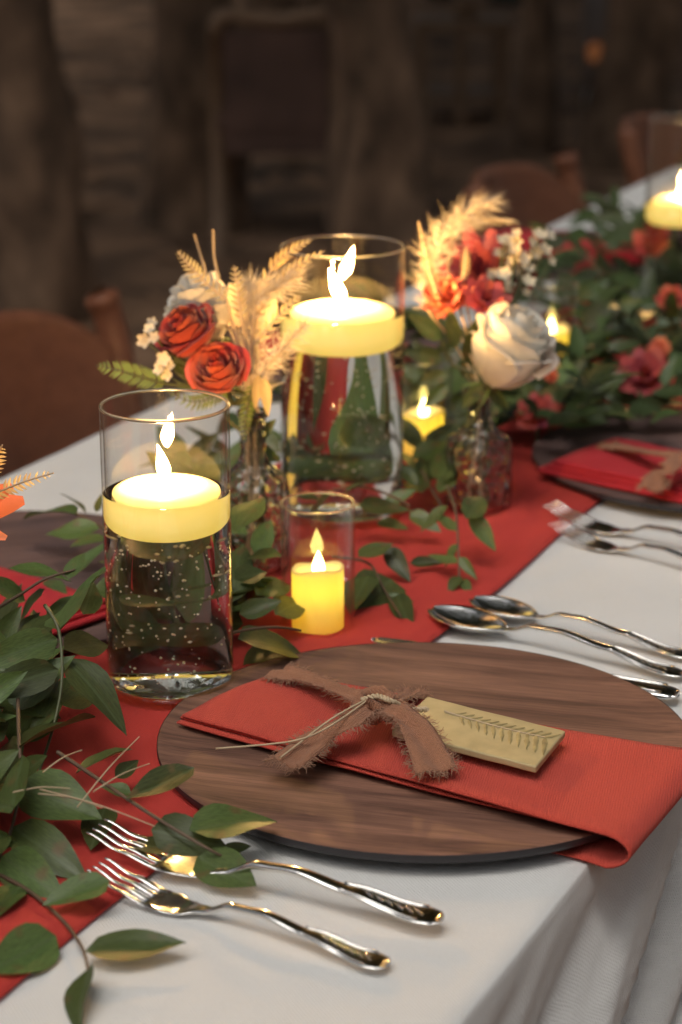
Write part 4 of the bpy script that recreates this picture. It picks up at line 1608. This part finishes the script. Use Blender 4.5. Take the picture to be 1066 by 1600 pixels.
def rose(c, axis, rad, height, n, mat, name, label, stem_to, spin=0.0, open_=1.0, group=None, seed=1, leaf=True):
    """c: foot of the bloom; petals wrapped in a spiral, outer ones opened and curled"""
    r_ = random.Random(seed)
    c = Vector(c)
    x, y, z = basis(axis)
    t = thing(name, label, 'flower', Vector(stem_to[-1]), group)
    for i in range(n):
        k = i / (n - 1)                     # 0 inner, 1 outer
        th = spin + i * 2.399963
        half = R(95 - 38 * k) if k < 0.3 else R(64 - 8 * k)
        a = rad * (0.16 + 0.70 * k ** 0.85) * r_.uniform(0.95, 1.05)
        h = height * (1.0 - 0.22 * k ** 2) * r_.uniform(0.96, 1.04)
        flare = rad * 0.36 * max(0, k - 0.25) * open_
        curl = height * 0.30 * max(0, k - 0.45) * open_
        nu_, nv_ = 9, 9
        VV = []
        for p in range(nu_):
            tt = p / (nu_ - 1)
            for q in range(nv_):
                e = (q / (nv_ - 1) - 0.5) * 2
                lip = 1 - 0.16 * abs(e) ** 3
                w = half * e * (0.55 + 0.45 * math.sin(math.pi * min(1, 0.15 + tt * 0.55)))
                rr = a * (0.18 + 0.82 * math.sin(math.pi / 2 * min(1, tt * 1.5)) ** 0.9)
                f = max(0, tt - 0.62) / 0.38
                rr += flare * f * f * (0.7 + 0.3 * math.cos(e * 2))
                rr += rad * 0.03 * noise.noise(Vector((i * 3.1, tt * 3, e * 2)))
                hh = h * tt * lip - curl * f * f * (1 + 0.4 * e * e)
                if k < 0.3:
                    rr *= 1 - 0.25 * tt
                hh += height * 0.025 * noise.noise(Vector((i * 5.3, e * 3, tt)))
                VV.append(c + x * (rr * math.cos(th + w)) + y * (rr * math.sin(th + w)) + z * hh)
        mk('petal', VV, grid_faces(nu_, nv_), mat, t)
    for i in range(5):
        th = i * 1.2566
        d = x * math.cos(th) + y * math.sin(th)
        p0 = c - z * 0.001
        put_leaf(t, p0 + d * rad * 0.12, p0 + d * rad * 0.62 - z * height * 0.12, 0.0, 0.55, 1, name='sepal', src=FERN_L)
    mk('hip', *lathe([(0, -0.006), (rad * .17, -0.003), (rad * .22, 0.001), (rad * .16, 0.006), (0, 0.007)], 10, c), M['leaf_stem'], t)
    pts = smooth_path([c, c - z * height * 0.7] + [Vector(q) for q in stem_to], 24)
    mk('stem', *tube(pts, (0.0021, 0.0017), 7), M['leaf_stem'], t)
    return t


FERN_L = [mk('leaflet', *leaf_mesh(0.30, -0.10, 0.1, 0.0, 3, 4, 3), M['fern'])]
FERN_G = [mk('leaflet', *leaf_mesh(0.30, -0.10, 0.1, 0.0, 4, 4, 3), M['fern_gold'])]


def neck(B, total):
    return B + Vector((0, 0, total - 0.002)), B + Vector((0, 0, 0.010))


N1, F1 = neck(B1, 0.134)
N2, F2 = neck(B2, 0.110)
N3, F3 = neck(B3, 0.125)
jit = random.Random(5)


def stem_in(N, F):
    return [N + Vector((jit.uniform(-.004, .004), jit.uniform(-.004, .004), 0.0)), F + Vector((jit.uniform(-.010, .010), jit.uniform(-.010, .010), 0))]


YB1, YB2 = B1.y, B2.y
rose(PY(312, 545, YB1 + 0.005), (-0.45, -0.35, 0.75), 0.0255, 0.034, 22, M['rose_red'], 'red_rose', 'red orange rose on the left of the pair behind short vase', stem_in(N1, F1), 0.4, 1.0, 'red roses', 2)
rose(PY(352, 602, YB1 - 0.02), (-0.20, -0.62, 0.75), 0.0235, 0.034, 22, M['rose_red'], 'red_rose', 'red orange rose on the right of the pair, lower and nearer', stem_in(N1, F1), 1.7, 0.9, 'red roses', 3)
rose(PY(338, 530, YB1 + 0.035), (-0.32, -0.1, 1.0), 0.028, 0.054, 18, M['rose_white'], 'white_rose', 'small white rose half hidden behind the two red roses', stem_in(N1, F1), 0.9, 0.7, 'white roses', 4)
rose(PY(768, 600, YB2 - 0.015), (0.40, -0.22, 0.92), 0.0385, 0.070, 26, M['rose_white'], 'white_rose', 'large open white rose leaning right above the textured bottle', stem_in(N2, F2), 2.2, 0.95, 'white roses', 5)


def ray_flower(c, axis, rad, layers, mat, name, label, stem_to, wid=0.34, group=None, seed=1, cup=0.5, ruffle=0.0):
    r_ = random.Random(seed)
    c = Vector(c)
    x, y, z = basis(axis)
    t = thing(name, label, 'flower', Vector(stem_to[-1]), group)
    for li, (n_, L, el) in enumerate(layers):
        for i in range(n_):
            th = (i + 0.5 * (li % 2)) / n_ * 2 * math.pi + r_.uniform(-.12, .12)
            e = R(el) + r_.uniform(-.12, .12)
            d = (x * math.cos(th) + y * math.sin(th)) * math.cos(e) + z * math.sin(e)
            sd = z.cross(x * math.cos(th) + y * math.sin(th)).normalized()
            upv = sd.cross(d)
            LL = rad * L * r_.uniform(.9, 1.1)
            VV = []
            for p in range(7):
                tt = p / 6
                w = LL * wid * math.sin(math.pi * min(1, 0.12 + tt * 0.80)) ** 0.8
                for q in range(5):
                    ee = (q / 4 - 0.5) * 2
                    dz = cup * LL * (0.30 * ee * ee * (w / LL) - 0.25 * tt * tt) + ruffle * LL * 0.10 * math.sin(ee * 5 + i * 2 + tt * 4) * tt
                    VV.append(c + d * (LL * tt) + sd * (ee * w) - upv * dz * -1)
            mk('petal', VV, grid_faces(7, 5), mat, t)
    pts = smooth_path([c, c - z * rad * 0.6] + [Vector(q) for q in stem_to], 20)
    mk('stem', *tube(pts, (0.002, 0.0015), 7), M['leaf_stem'], t)
    return t


ray_flower(PY(752, 440, YB2 + 0.10), (0.05, -0.75, 0.7), 0.046, [(14, 1.0, 12), (12, .85, 32), (9, .62, 55), (5, .4, 78)], M['dahlia'], 'red_dahlia', 'crimson many petalled bloom behind the white rose', stem_in(N2, F2), 0.20, None, 3)
ray_flower(PY(700, 468, YB2 + 0.03), (-0.25, -0.55, 0.8), 0.0235, [(12, 1.0, 10), (11, .9, 32), (9, .75, 55), (7, .6, 75)], M['rose_orange'], 'orange_carnation', 'small ruffled orange bloom right of the tall vase rim', stem_in(N2, F2), 0.36, None, 8, 0.5, 1.0)
ray_flower(PY(758, 468, YB2 + 0.02), (0.2, -0.6, 0.6), 0.022, [(9, 1.0, 12), (7, .8, 40), (4, .5, 70)], M['dahlia'], 'pink_flower', 'small crimson pink bloom above the white rose', stem_in(N2, F2), 0.3, None, 9)
ray_flower(P(-72, 806, 0.150), (0.75, -0.45, 0.3), 0.047, [(6, 1.0, 8), (5, .8, 35)], M['lily'], 'salmon_flower', 'salmon petals reaching in at the left edge of the picture', stem_in(N3, F3), 0.17, None, 4)


def fern(path_pts, n_, L, mats, label, group, stem_to=None, name='fern_frond', ang=0.9, up=(0, 0, 1), taper=True, r=0.0009):
    path = smooth_path(path_pts, 40)
    t = thing(name, label, 'fern', Vector(stem_to[-1]) if stem_to else path[0], group)
    full = path if not stem_to else smooth_path([Vector(q) for q in stem_to[::-1]] + [path[0]], 12)[:-1] + path
    mk('rachis', *tube(full, (r * 1.3, r * 0.5), 5), M['twine'] if mats is FERN_G else M['leaf_stem'], t)
    for i in range(n_):
        k = 0.06 + 0.92 * i / n_
        j = min(38, int(k * 39))
        p = path[j]
        d = (path[j + 1] - path[max(0, j - 1)]).normalized()
        sd = d.cross(Vector(up)).normalized()
        LL = L * (math.sin(math.pi * (0.25 + 0.72 * k)) ** 0.8 if taper else 1.0)
        for s_ in (-1, 1):
            tip = p + (d * math.cos(ang) + sd * s_ * math.sin(ang)).normalized() * LL
            put_leaf(t, p, tip, 0, 0.9, 0, name='leaflet', src=mats, up=up)
    return t


CAMUP = (0.1, -0.85, 0.5)
G1 = 'ferns in the left bouquet'
fern([PY(260, 600, YB1 - .01), PY(225, 590, YB1 - .015), PY(190, 580, YB1 - .02), PY(150, 571, YB1 - .02)], 15, 0.012, FERN_L, 'bright green fern tip pointing left above the short vase', G1, stem_in(N1, F1), up=CAMUP)
fern([PY(355, 470, YB1), PY(320, 440, YB1), PY(297, 415, YB1), PY(277, 392, YB1)], 12, 0.009, FERN_G, 'tan fern tip standing up left of the white rose', G1, stem_in(N1, F1), up=CAMUP)
fern([PY(400, 470, YB1 + .03), PY(425, 420, YB1 + .03), PY(455, 392, YB1 + .02), PY(488, 374, YB1 + .01)], 11, 0.011, FERN_G, 'golden fern tip arching over the rim of the tall vase', G1, stem_in(N1, F1), ang=.5, up=CAMUP)
fern([PY(400, 500, YB1 + .02), PY(430, 450, YB1 + .02), PY(465, 415, YB1 + .01), PY(508, 392, YB1)], 12, 0.011, FERN_G, 'golden fern tip crossing in front of the tall vase', G1, stem_in(N1, F1), ang=.5, up=CAMUP)
fern([PY(395, 540, YB1 - .0), PY(425, 505, YB1 + .0), PY(450, 480, YB1), PY(470, 462, YB1)], 10, 0.009, FERN_G, 'short golden fern tip beside the floating candle of the tall vase', G1, stem_in(N1, F1), ang=.6, up=CAMUP)
fern([PY(378, 500, YB1 - .01), PY(374, 470, YB1 - .01), PY(370, 440, YB1 - .01), PY(366, 415, YB1 - .01)], 9, 0.009, FERN_G, 'upright golden fern tip in the middle of the left bouquet', G1, stem_in(N1, F1), up=CAMUP)
fern([PY(395, 600, YB1 - .02), PY(388, 630, YB1 - .022), PY(383, 660, YB1 - .024), PY(381, 690, YB1 - .026)], 12, 0.008, FERN_L, 'drooping fern tip hanging below the red roses', G1, up=CAMUP)
fern([PY(352, 612, YB1 - .01), PY(330, 622, YB1 - .012), PY(300, 628, YB1 - .014), PY(262, 612, YB1 - .016)], 12, 0.010, FERN_L, 'dull green fern under the red roses', G1, stem_in(N1, F1), up=CAMUP)
G2 = 'ferns in the right bouquet'
fern([PY(690, 480, YB2 + .02), PY(676, 440, YB2 + .02), PY(664, 395, YB2 + .02), PY(654, 345, YB2 + .02)], 20, 0.0085, FERN_G, 'amber heather spike right of the tall vase', G2, stem_in(N2, F2), ang=.7, up=CAMUP)
fern([PY(722, 440, YB2 + .03), PY(726, 420, YB2 + .03), PY(727, 402, YB2 + .03), PY(729, 386, YB2 + .03)], 9, 0.007, FERN_G, 'short amber heather tip before the crimson bloom', G2, stem_in(N2, F2), ang=.7, up=CAMUP)
G3 = 'ferns at the left edge'
fern([P(-40, 790, .16), P(0, 768, .165), P(40, 752, .17), P(84, 739, .175)], 14, 0.008, FERN_G, 'yellow fern tip reaching in at the left edge', G3, stem_in(N3, F3), up=CAMUP)
fern([P(-40, 770, .17), P(-20, 740, .18), P(-5, 715, .19), P(4, 695, .20)], 10, 0.009, FERN_G, 'yellow fern tip cut by the left edge of the picture', G3, stem_in(N3, F3), up=CAMUP)


def plume(path_pts, L, count, label, stem_to, seed, mat='pampas', spread=0.6, curl=0.3):
    r_ = random.Random(seed)
    path = smooth_path(path_pts, 40)
    t = thing('feather_grass', label, 'dried grass', Vector(stem_to[-1]), 'feathery dried grasses')
    full = smooth_path([Vector(q) for q in stem_to[::-1]] + [path[0]], 12)[:-1] + path
    mk('stalk', *tube(full, (0.0012, 0.0005), 5), M['twine'], t)
    VV, FF = [], []
    for i in range(count):
        k = r_.random()
        j = min(38, int(k * 38))
        p = path[j]
        d = (path[j + 1] - path[j]).normalized()
        o = Vector((r_.gauss(0, 1), r_.gauss(0, 1), r_.gauss(0, 1))).normalized()
        dr = (d * (1 - spread) + o * spread).normalized()
        LL = L * r_.uniform(.5, 1.2) * (0.45 + 0.75 * math.sin(math.pi * (0.12 + 0.8 * k)))
        q1 = p + dr * LL * 0.5
        q2 = p + dr * LL + d * LL * curl + Vector((0, 0, -LL * 0.15))
        w = 0.00026
        sdv = dr.cross(Vector((r_.gauss(0, 1), -1, r_.gauss(0, 1)))).normalized() * w
        n0 = len(VV)
        VV += [p - sdv, p + sdv, q1 + sdv, q1 - sdv, q2]
        FF += [(n0, n0 + 1, n0 + 2, n0 + 3), (n0 + 3, n0 + 2, n0 + 4)]
    o = mk('plume', VV, FF, M[mat], t)
    o['kind'] = 'stuff'
    return t


plume([PY(398, 620, YB1), PY(400, 560, YB1 + .005), PY(393, 500, YB1 + .01), PY(388, 440, YB1 + .015)], 0.024, 620, 'golden feathery grass tuft right of the red roses', stem_in(N1, F1), 1)
plume([PY(405, 590, YB1 - .01), PY(430, 560, YB1 - .01), PY(455, 530, YB1 - .015), PY(478, 505, YB1 - .02)], 0.015, 300, 'feathery grass plume bending towards the tall vase', stem_in(N1, F1), 2)
plume([PY(400, 470, YB1 + .01), PY(420, 455, YB1 + .01), PY(440, 445, YB1 + .01), PY(470, 425, YB1 + .01)], 0.018, 320, 'golden grass plume above the tuft, lit by the candle', stem_in(N1, F1), 3)
plume([PY(665, 480, YB2 + .04), PY(672, 420, YB2 + .045), PY(695, 370, YB2 + .05), PY(735, 330, YB2 + .05), PY(775, 312, YB2 + .05)], 0.021, 620, 'tan feathery grass arching left of the crimson bloom', stem_in(N2, F2), 4)
plume([PY(700, 420, YB2 + .06), PY(710, 370, YB2 + .06), PY(740, 345, YB2 + .06), PY(800, 345, YB2 + .06)], 0.014, 200, 'thin grass plume curling over the crimson bloom', stem_in(N2, F2), 5, spread=.3)
for i, (a, b) in enumerate([((330, 450), (304, 366)), ((342, 440), (333, 358))]):
    p, q = PY(*a, YB1 + .03), PY(*b, YB1 + .03)
    st = stem_in(N1, F1)
    o = mk('dry_stalk', *tube(smooth_path([st[1], st[0], p, q], 24), (0.0014, 0.0010), 5), M['twine'])
    recentre(o, st[1])
    tag(o, ('left' if i == 0 else 'right') + ' one of two bare dry stalks above the small white rose', 'stalk', 'bare dry stalks')

# translucent seed discs and hanging leaves
for px, py, rad, lab in ((402, 480, 0.0185, 'round papery seed disc in the golden grass by the tall vase'), (372, 476, 0.016, 'round papery seed disc partly behind the upright fern')):
    yy = YB1 + 0.02 if px < 500 else V2.y + 0.075
    c = PY(px, py, yy)
    st = stem_in(N1, F1) if px < 500 else [V2 + Vector((0.02, 0.075, 0.06)), V2 + Vector((0.02, 0.075, 0.008))]
    t = thing('seed_disc', lab, 'seed pod', st[1])
    VV = [c + Vector((rad * 0.85 * math.cos(a) * k, 0.002 * math.sin(3 * a) * k, rad * 1.1 * math.sin(a) * k)) for k in (0.02, .5, .9, 1.0) for a in [2 * math.pi * i / 20 for i in range(20)]]
    mk('disc', VV, grid_faces(4, 20, closed_v=True), M['disc'], t)
    mk('stalk', *tube(smooth_path([c - Vector((0, 0, rad)), st[0], st[1]], 12), 0.0008, 5), M['twine'], t)
hang = thing('hanging_leaf', 'pair of pale drooping leaves below the golden grass tuft', 'leaf', B1)
for a, b in (((412, 590), (420, 652)), ((404, 585), (398, 640))):
    put_leaf(hang, PY(*a, YB1 - .02), PY(*b, YB1 - .025), 0, .75, 5, src=[mk('leaf', *leaf_mesh(.42, -.1, .15, .03, 9), M['fern_gold'])], up=CAMUP)
mk('stem', *tube(smooth_path([PY(408, 588, YB1 - .02), N1, F1], 10), 0.0008, 5), M['leaf_stem'], hang)
for o in [o for o in bpy.data.objects if o.name.startswith('leaf') and o.parent is None]:
    pass


# waxflowers
def blossom_mesh():
    parts = []
    for i in range(5):
        a = i * 1.2566
        d = Vector((math.cos(a), math.sin(a), 0))
        s = Vector((-d.y, d.x, 0))
        VV = []
        for p in range(4):
            tt = p / 3
            w = 0.42 * math.sin(math.pi * (0.15 + 0.7 * tt))
            for e in (-1, 0, 1):
                VV.append(d * (0.1 + 0.9 * tt) + s * e * w + Vector((0, 0, 0.35 * tt * tt + 0.1 * e * e)))
        parts.append((VV, grid_faces(4, 3)))
    parts.append(lathe([(0, -0.5), (0.16, -0.3), (0.28, 0.0), (0.2, 0.15), (0, 0.2)], 8))
    return join(parts)


BLO = mk('blossom', *blossom_mesh(), M['blossom'])


def waxflower(pts, stem_to, label, group, rad=0.0055, seed=0):
    r_ = random.Random(seed)
    t = thing('waxflower_sprig', label, 'flower', Vector(stem_to[-1]), group)
    cen = sum(pts, Vector((0, 0, 0))) / len(pts)
    fork = cen.lerp(Vector(stem_to[0]), 0.45)
    mk('stem', *tube(smooth_path([fork] + [Vector(q) for q in stem_to], 14), 0.0011, 5), M['leaf_stem'], t)
    for p in pts:
        mk('twiglet', *tube(smooth_path([fork, fork.lerp(p, .6) + Vector((0, 0, -.004)), p], 7), 0.0006, 4), M['leaf_stem'], t)
        o = bpy.data.objects.new('blossom', BLO.data)
        col.objects.link(o)
        o.parent = t
        s = rad * r_.uniform(.75, 1.15)
        d = (p - fork).normalized() * 0.6 + Vector((r_.uniform(-.4, .4), -0.8, r_.uniform(-.2, .6)))
        o.matrix_local = Matrix.Translation(p - LOC[t.name]) @ d.to_track_quat('Z', 'Y').to_matrix().to_4x4() @ Matrix.Scale(s, 4)
    return t


WG = 'white waxflower sprigs'
waxflower([PY(234, 515, YB1), PY(242, 528, YB1 - .01), PY(226, 532, YB1), PY(238, 505, YB1 + .01)], stem_in(N1, F1), 'waxflower sprig left of the red roses', WG, 0.006, 1)
waxflower([PY(256, 560, YB1 - .02), PY(266, 572, YB1 - .02), PY(250, 577, YB1 - .02), PY(262, 585, YB1 - .02)], stem_in(N1, F1), 'waxflower sprig below left of the red roses', WG, 0.0052, 2)
waxflower([PY(276, 478, YB1 + .03), PY(268, 488, YB1 + .03), PY(286, 470, YB1 + .03)], stem_in(N1, F1), 'waxflower sprig above the left red rose', WG, 0.006, 3)
wr_ = random.Random(12)
waxflower([PY(830 + wr_.uniform(-32, 32), 400 + wr_.uniform(-35, 30), YB2 + .08 + wr_.uniform(-.02, .02)) for _ in range(22)], stem_in(N2, F2), 'dense waxflower sprig above and behind the white rose', WG, 0.0062, 4)
waxflower([PY(795 + wr_.uniform(-25, 30), 440 + wr_.uniform(-22, 22), YB2 + .07 + wr_.uniform(-.02, .02)) for _ in range(16)], stem_in(N2, F2), 'waxflower sprig just over the top of the white rose', WG, 0.006, 5)
waxflower([PY(788 + wr_.uniform(-8, 20), 385 + wr_.uniform(-16, 16), YB2 + .09) for _ in range(7)], stem_in(N2, F2), 'waxflower sprig beside the crimson bloom', WG, 0.0068, 6)


def bouquet_leaves(items, Y, stem, label, group):
    t = thing('leafy_stem', label, 'leafy stem', Vector(stem[-1]), group)
    cen = PY(sum(i[0] for i in items) / len(items), sum(i[1] for i in items) / len(items), Y)
    mk('stem', *tube(smooth_path([PY(items[0][0], items[0][1], Y), cen, *stem], 18), 0.0013, 5), M['leaf_stem'], t)
    for (bx, by, tx, ty, w, dy) in items:
        put_leaf(t, PY(bx, by, Y), PY(tx, ty, Y + dy), 0, w, None, up=CAMUP)


bouquet_leaves([(690, 530, 632, 488, .9, -.01), (690, 560, 628, 548, .9, -.01), (700, 585, 645, 600, .85, .0), (712, 545, 700, 478, .8, .0), (735, 570, 742, 498, .8, -.01), (722, 590, 760, 540, .9, .0), (700, 600, 660, 640, .9, -.01)], YB2 + .01, stem_in(N2, F2), 'leafy stem between the tall vase and the white rose', 'leafy stems in bouquets')
bouquet_leaves([(760, 610, 800, 640, .9, 0), (755, 600, 720, 640, .9, 0), (765, 620, 790, 590, .9, .02)], YB2 - .01, stem_in(N2, F2), 'few leaves under the white rose bloom', 'leafy stems in bouquets')
bouquet_leaves([(395, 690, 430, 655, 1, 0), (400, 700, 440, 720, 1, .01), (390, 680, 418, 700, 1.1, 0.0), (300, 600, 258, 540, .6, .0), (310, 610, 285, 560, .7, .0), (310, 610, 270, 600, .7, .0)], YB1 + .01, stem_in(N1, F1), 'leafy stem under the red roses in the left bouquet', 'leafy stems in bouquets')

# loose blooms in the far garland
fr_ = random.Random(40)
for i, (px, py, h, rad, mat, lab) in enumerate([
    (1010, 590, .05, .030, 'dahlia', 'dark pink bloom low at the right edge in the garland'), (840, 650, .035, .022, 'dahlia', 'dark red bloom just left of the dark plate'),
    (1020, 385, .09, .026, 'rose_red', 'red bloom under the far candle at right'), (925, 432, .05, .026, 'dahlia', 'crimson bloom before the far plate'),
    (1050, 470, .08, .018, 'rose_red', 'red orange bloom at the right edge in the garland'), (1030, 545, .06, .012, 'rose_orange', 'tiny orange bloom in the dark leaves at right'), (1000, 560, .05, .009, 'dahlia', 'tiny red bloom in the dark leaves at right'), (862, 590, .06, .008, 'rose_orange', 'tiny orange berry bloom right of the white rose')]):
    c = P(px, py, h)
    ray_flower(c, (-0.2, -0.6, 0.7), rad, [(9, 1.0, 15), (8, .8, 40), (5, .55, 68)], M[mat], 'garland_flower', lab, [c - Vector((0, 0, h * 0.5)), Vector((c.x, c.y, TZ + .008))], .34, 'blooms tucked into the far garland', i + 20)

# ------------------------------------------------------------------ chairs beyond the table
def chair(s, v, label):
    o = T(s, v, -TZ)
    t = thing('wooden_chair', label, 'chair', o, 'brown chairs along the far side')
    Z = Vector((0, 0, 1))
    n = V                                        # facing the table

    def W(a, b, z):
        return o + U * a + n * b + Z * z
    # curved back panel between the posts, top edge arched with rounded corners
    def back(a, b):
        x = (a - 0.5) * 0.42
        e = abs(a - 0.5) * 2
        top = 0.742 - 0.075 * e ** 4
        bot = 0.525 + 0.05 * e ** 3
        z = bot + (top - bot) * b
        return W(x, -0.085 * (1 - e * e) - 0.035 * b, z)
    mk('back_panel', *sheet(back, 30, 14, 0.016), M['chair'], t)
    for sd in (-1, 1):
        pts = smooth_path([W(sd * .205, -.10, 0.0), W(sd * .205, 0.0, .45), W(sd * .216, -.02, .60), W(sd * .222, -.045, .70), W(sd * .214, -.055, .745)], 22)
        mk('back_post', *tube(pts, [0.021] * 19 + [0.024, 0.022, 0.012], 12), M['chair'], t)
        mk('front_leg', *tube([W(sd * .19, .40, 0.0), W(sd * .19, .33, .44)], 0.016, 10), M['chair'], t)
        mk('side_rail', *tube([W(sd * .195, .0, .42), W(sd * .19, .34, .42)], 0.014, 8), M['chair'], t)
    mk('seat', *sheet(lambda a, b: W((a - .5) * .39, -.01 + .40 * b, .45 - .012 * math.sin(math.pi * a)), 12, 12, 0.03), M['chair_dark'], t)
    mk('stretcher', *tube([W(-.19, .36, .22), W(.19, .36, .22)], 0.010, 8), M['chair'], t)
    return t


chair(2.155, -1.388, 'brown curved back chair at the left edge behind the table')
chair(3.575, -1.268, 'brown curved back chair lit orange above the waxflowers')
chair(4.363, -1.262, 'brown curved back chair at the right edge behind the far candle')

# ------------------------------------------------------------------ things dimly seen among the trees
c0 = G(433, 405)
c0.z = gz(c0.x, c0.y)
ch = thing('armchair', 'dark backed chair with pale top rail, far off at upper left', 'chair', c0)
w_ = 0.185


def W0(a, b, z):
    return c0 + Vector((a, b, z))


mk('top_rail', *tube(smooth_path([W0(-w_, 0.02, .71), W0(-w_ * .8, 0.015, .752), W0(0, .03, .735), W0(w_ * .8, 0.015, .752), W0(w_, 0.02, .71)], 20), 0.026, 10), M['pale_wood'], ch)
mk('back_panel', *box(W0(0, 0.03, .52), w_ * 1.75, 0.03, .38), M['dark_panel'], ch, smooth=False)
for sd in (-1, 1):
    mk('post', *tube([W0(sd * w_, .05, 0), W0(sd * w_, .03, .45), W0(sd * w_, .02, .73)], 0.02, 8), M['pale_wood'], ch)
    mk('front_leg', *tube([W0(sd * w_, .42, 0), W0(sd * w_, .40, .43)], 0.02, 8), M['pale_wood'], ch)
mk('seat', *box(W0(0, .22, .43), w_ * 2, .42, .05), M['dark_panel'], ch, smooth=False)

c1 = G(722, 205)
c1.z = gz(c1.x, c1.y)
sc_ = 11.0 / FPX
st = thing('wooden_stand', 'open wooden stand with square frame, far off at upper right', 'stand', c1)


def W1(a, b, z):
    return c1 + Vector((a, b, z))


for a, b in ((-.18, 0), (.18, 0), (-.18, .34), (.18, .34), (-.01, 0)):
    mk('post', *box(W1(a, b, .205), .05, .04, .41), M['pale_wood'], st, smooth=False)
mk('top_board', *box(W1(0, .17, .435), .42, .42, .05), M['pale_wood'], st, smooth=False)
mk('lower_shelf', *box(W1(0, .17, .12), .40, .36, .03), M['pale_wood'], st, smooth=False)
pot = mk('clay_pot', *lathe([(0, 0), (.05, 0), (.06, .02), (.045, .08), (.05, .10), (0, .10)], 20, W1(.02, .17, .462)), M['pale_wood'])
recentre(pot, W1(.02, .17, .462))
tag(pot, 'small rounded pot on top of the open wooden stand', 'pot')
c2 = G(938, 188)
c2.z = gz(c2.x, c2.y)
M['jar_body'] = principled('frosted_jar', (0.20, 0.16, 0.14), 0.5, var=0.2, vscale=9)
M['jar_glow'] = emit('jar_glow', (1.0, 0.35, 0.12), 0.06)
M['jar_foot'] = principled('pale_jar_foot', (0.45, 0.50, 0.50), 0.35)
jar = thing('tall_lantern', 'tall pale lantern with faint orange glow, far off at upper right', 'lantern', c2)
mk('body', *lathe([(0, .10), (.085, .10), (.095, .14), (.095, .50), (.07, .56), (.04, .60), (.04, .66), (0, .67)], 24, c2), M['jar_body'], jar)
mk('foot', *lathe([(0, 0), (.07, 0), (.08, .02), (.075, .09), (0, .095)], 24, c2), M['jar_foot'], jar)
mk('glow_pane', *lathe([(0, -.045), (.03, -.035), (.036, 0), (.03, .035), (0, .045)], 16, c2 + Vector((-.045, -.085, .27))), M['jar_glow'], jar)

# masters used only as sources of shared mesh data
for o in LEAF + LEAF_FAR + FERN_L + FERN_G + [BLO]:
    bpy.data.objects.remove(o)
for o in list(bpy.data.objects):
    if o.parent is None and o.type == 'MESH' and o.name.split('.')[0] == 'leaf':
        bpy.data.objects.remove(o)
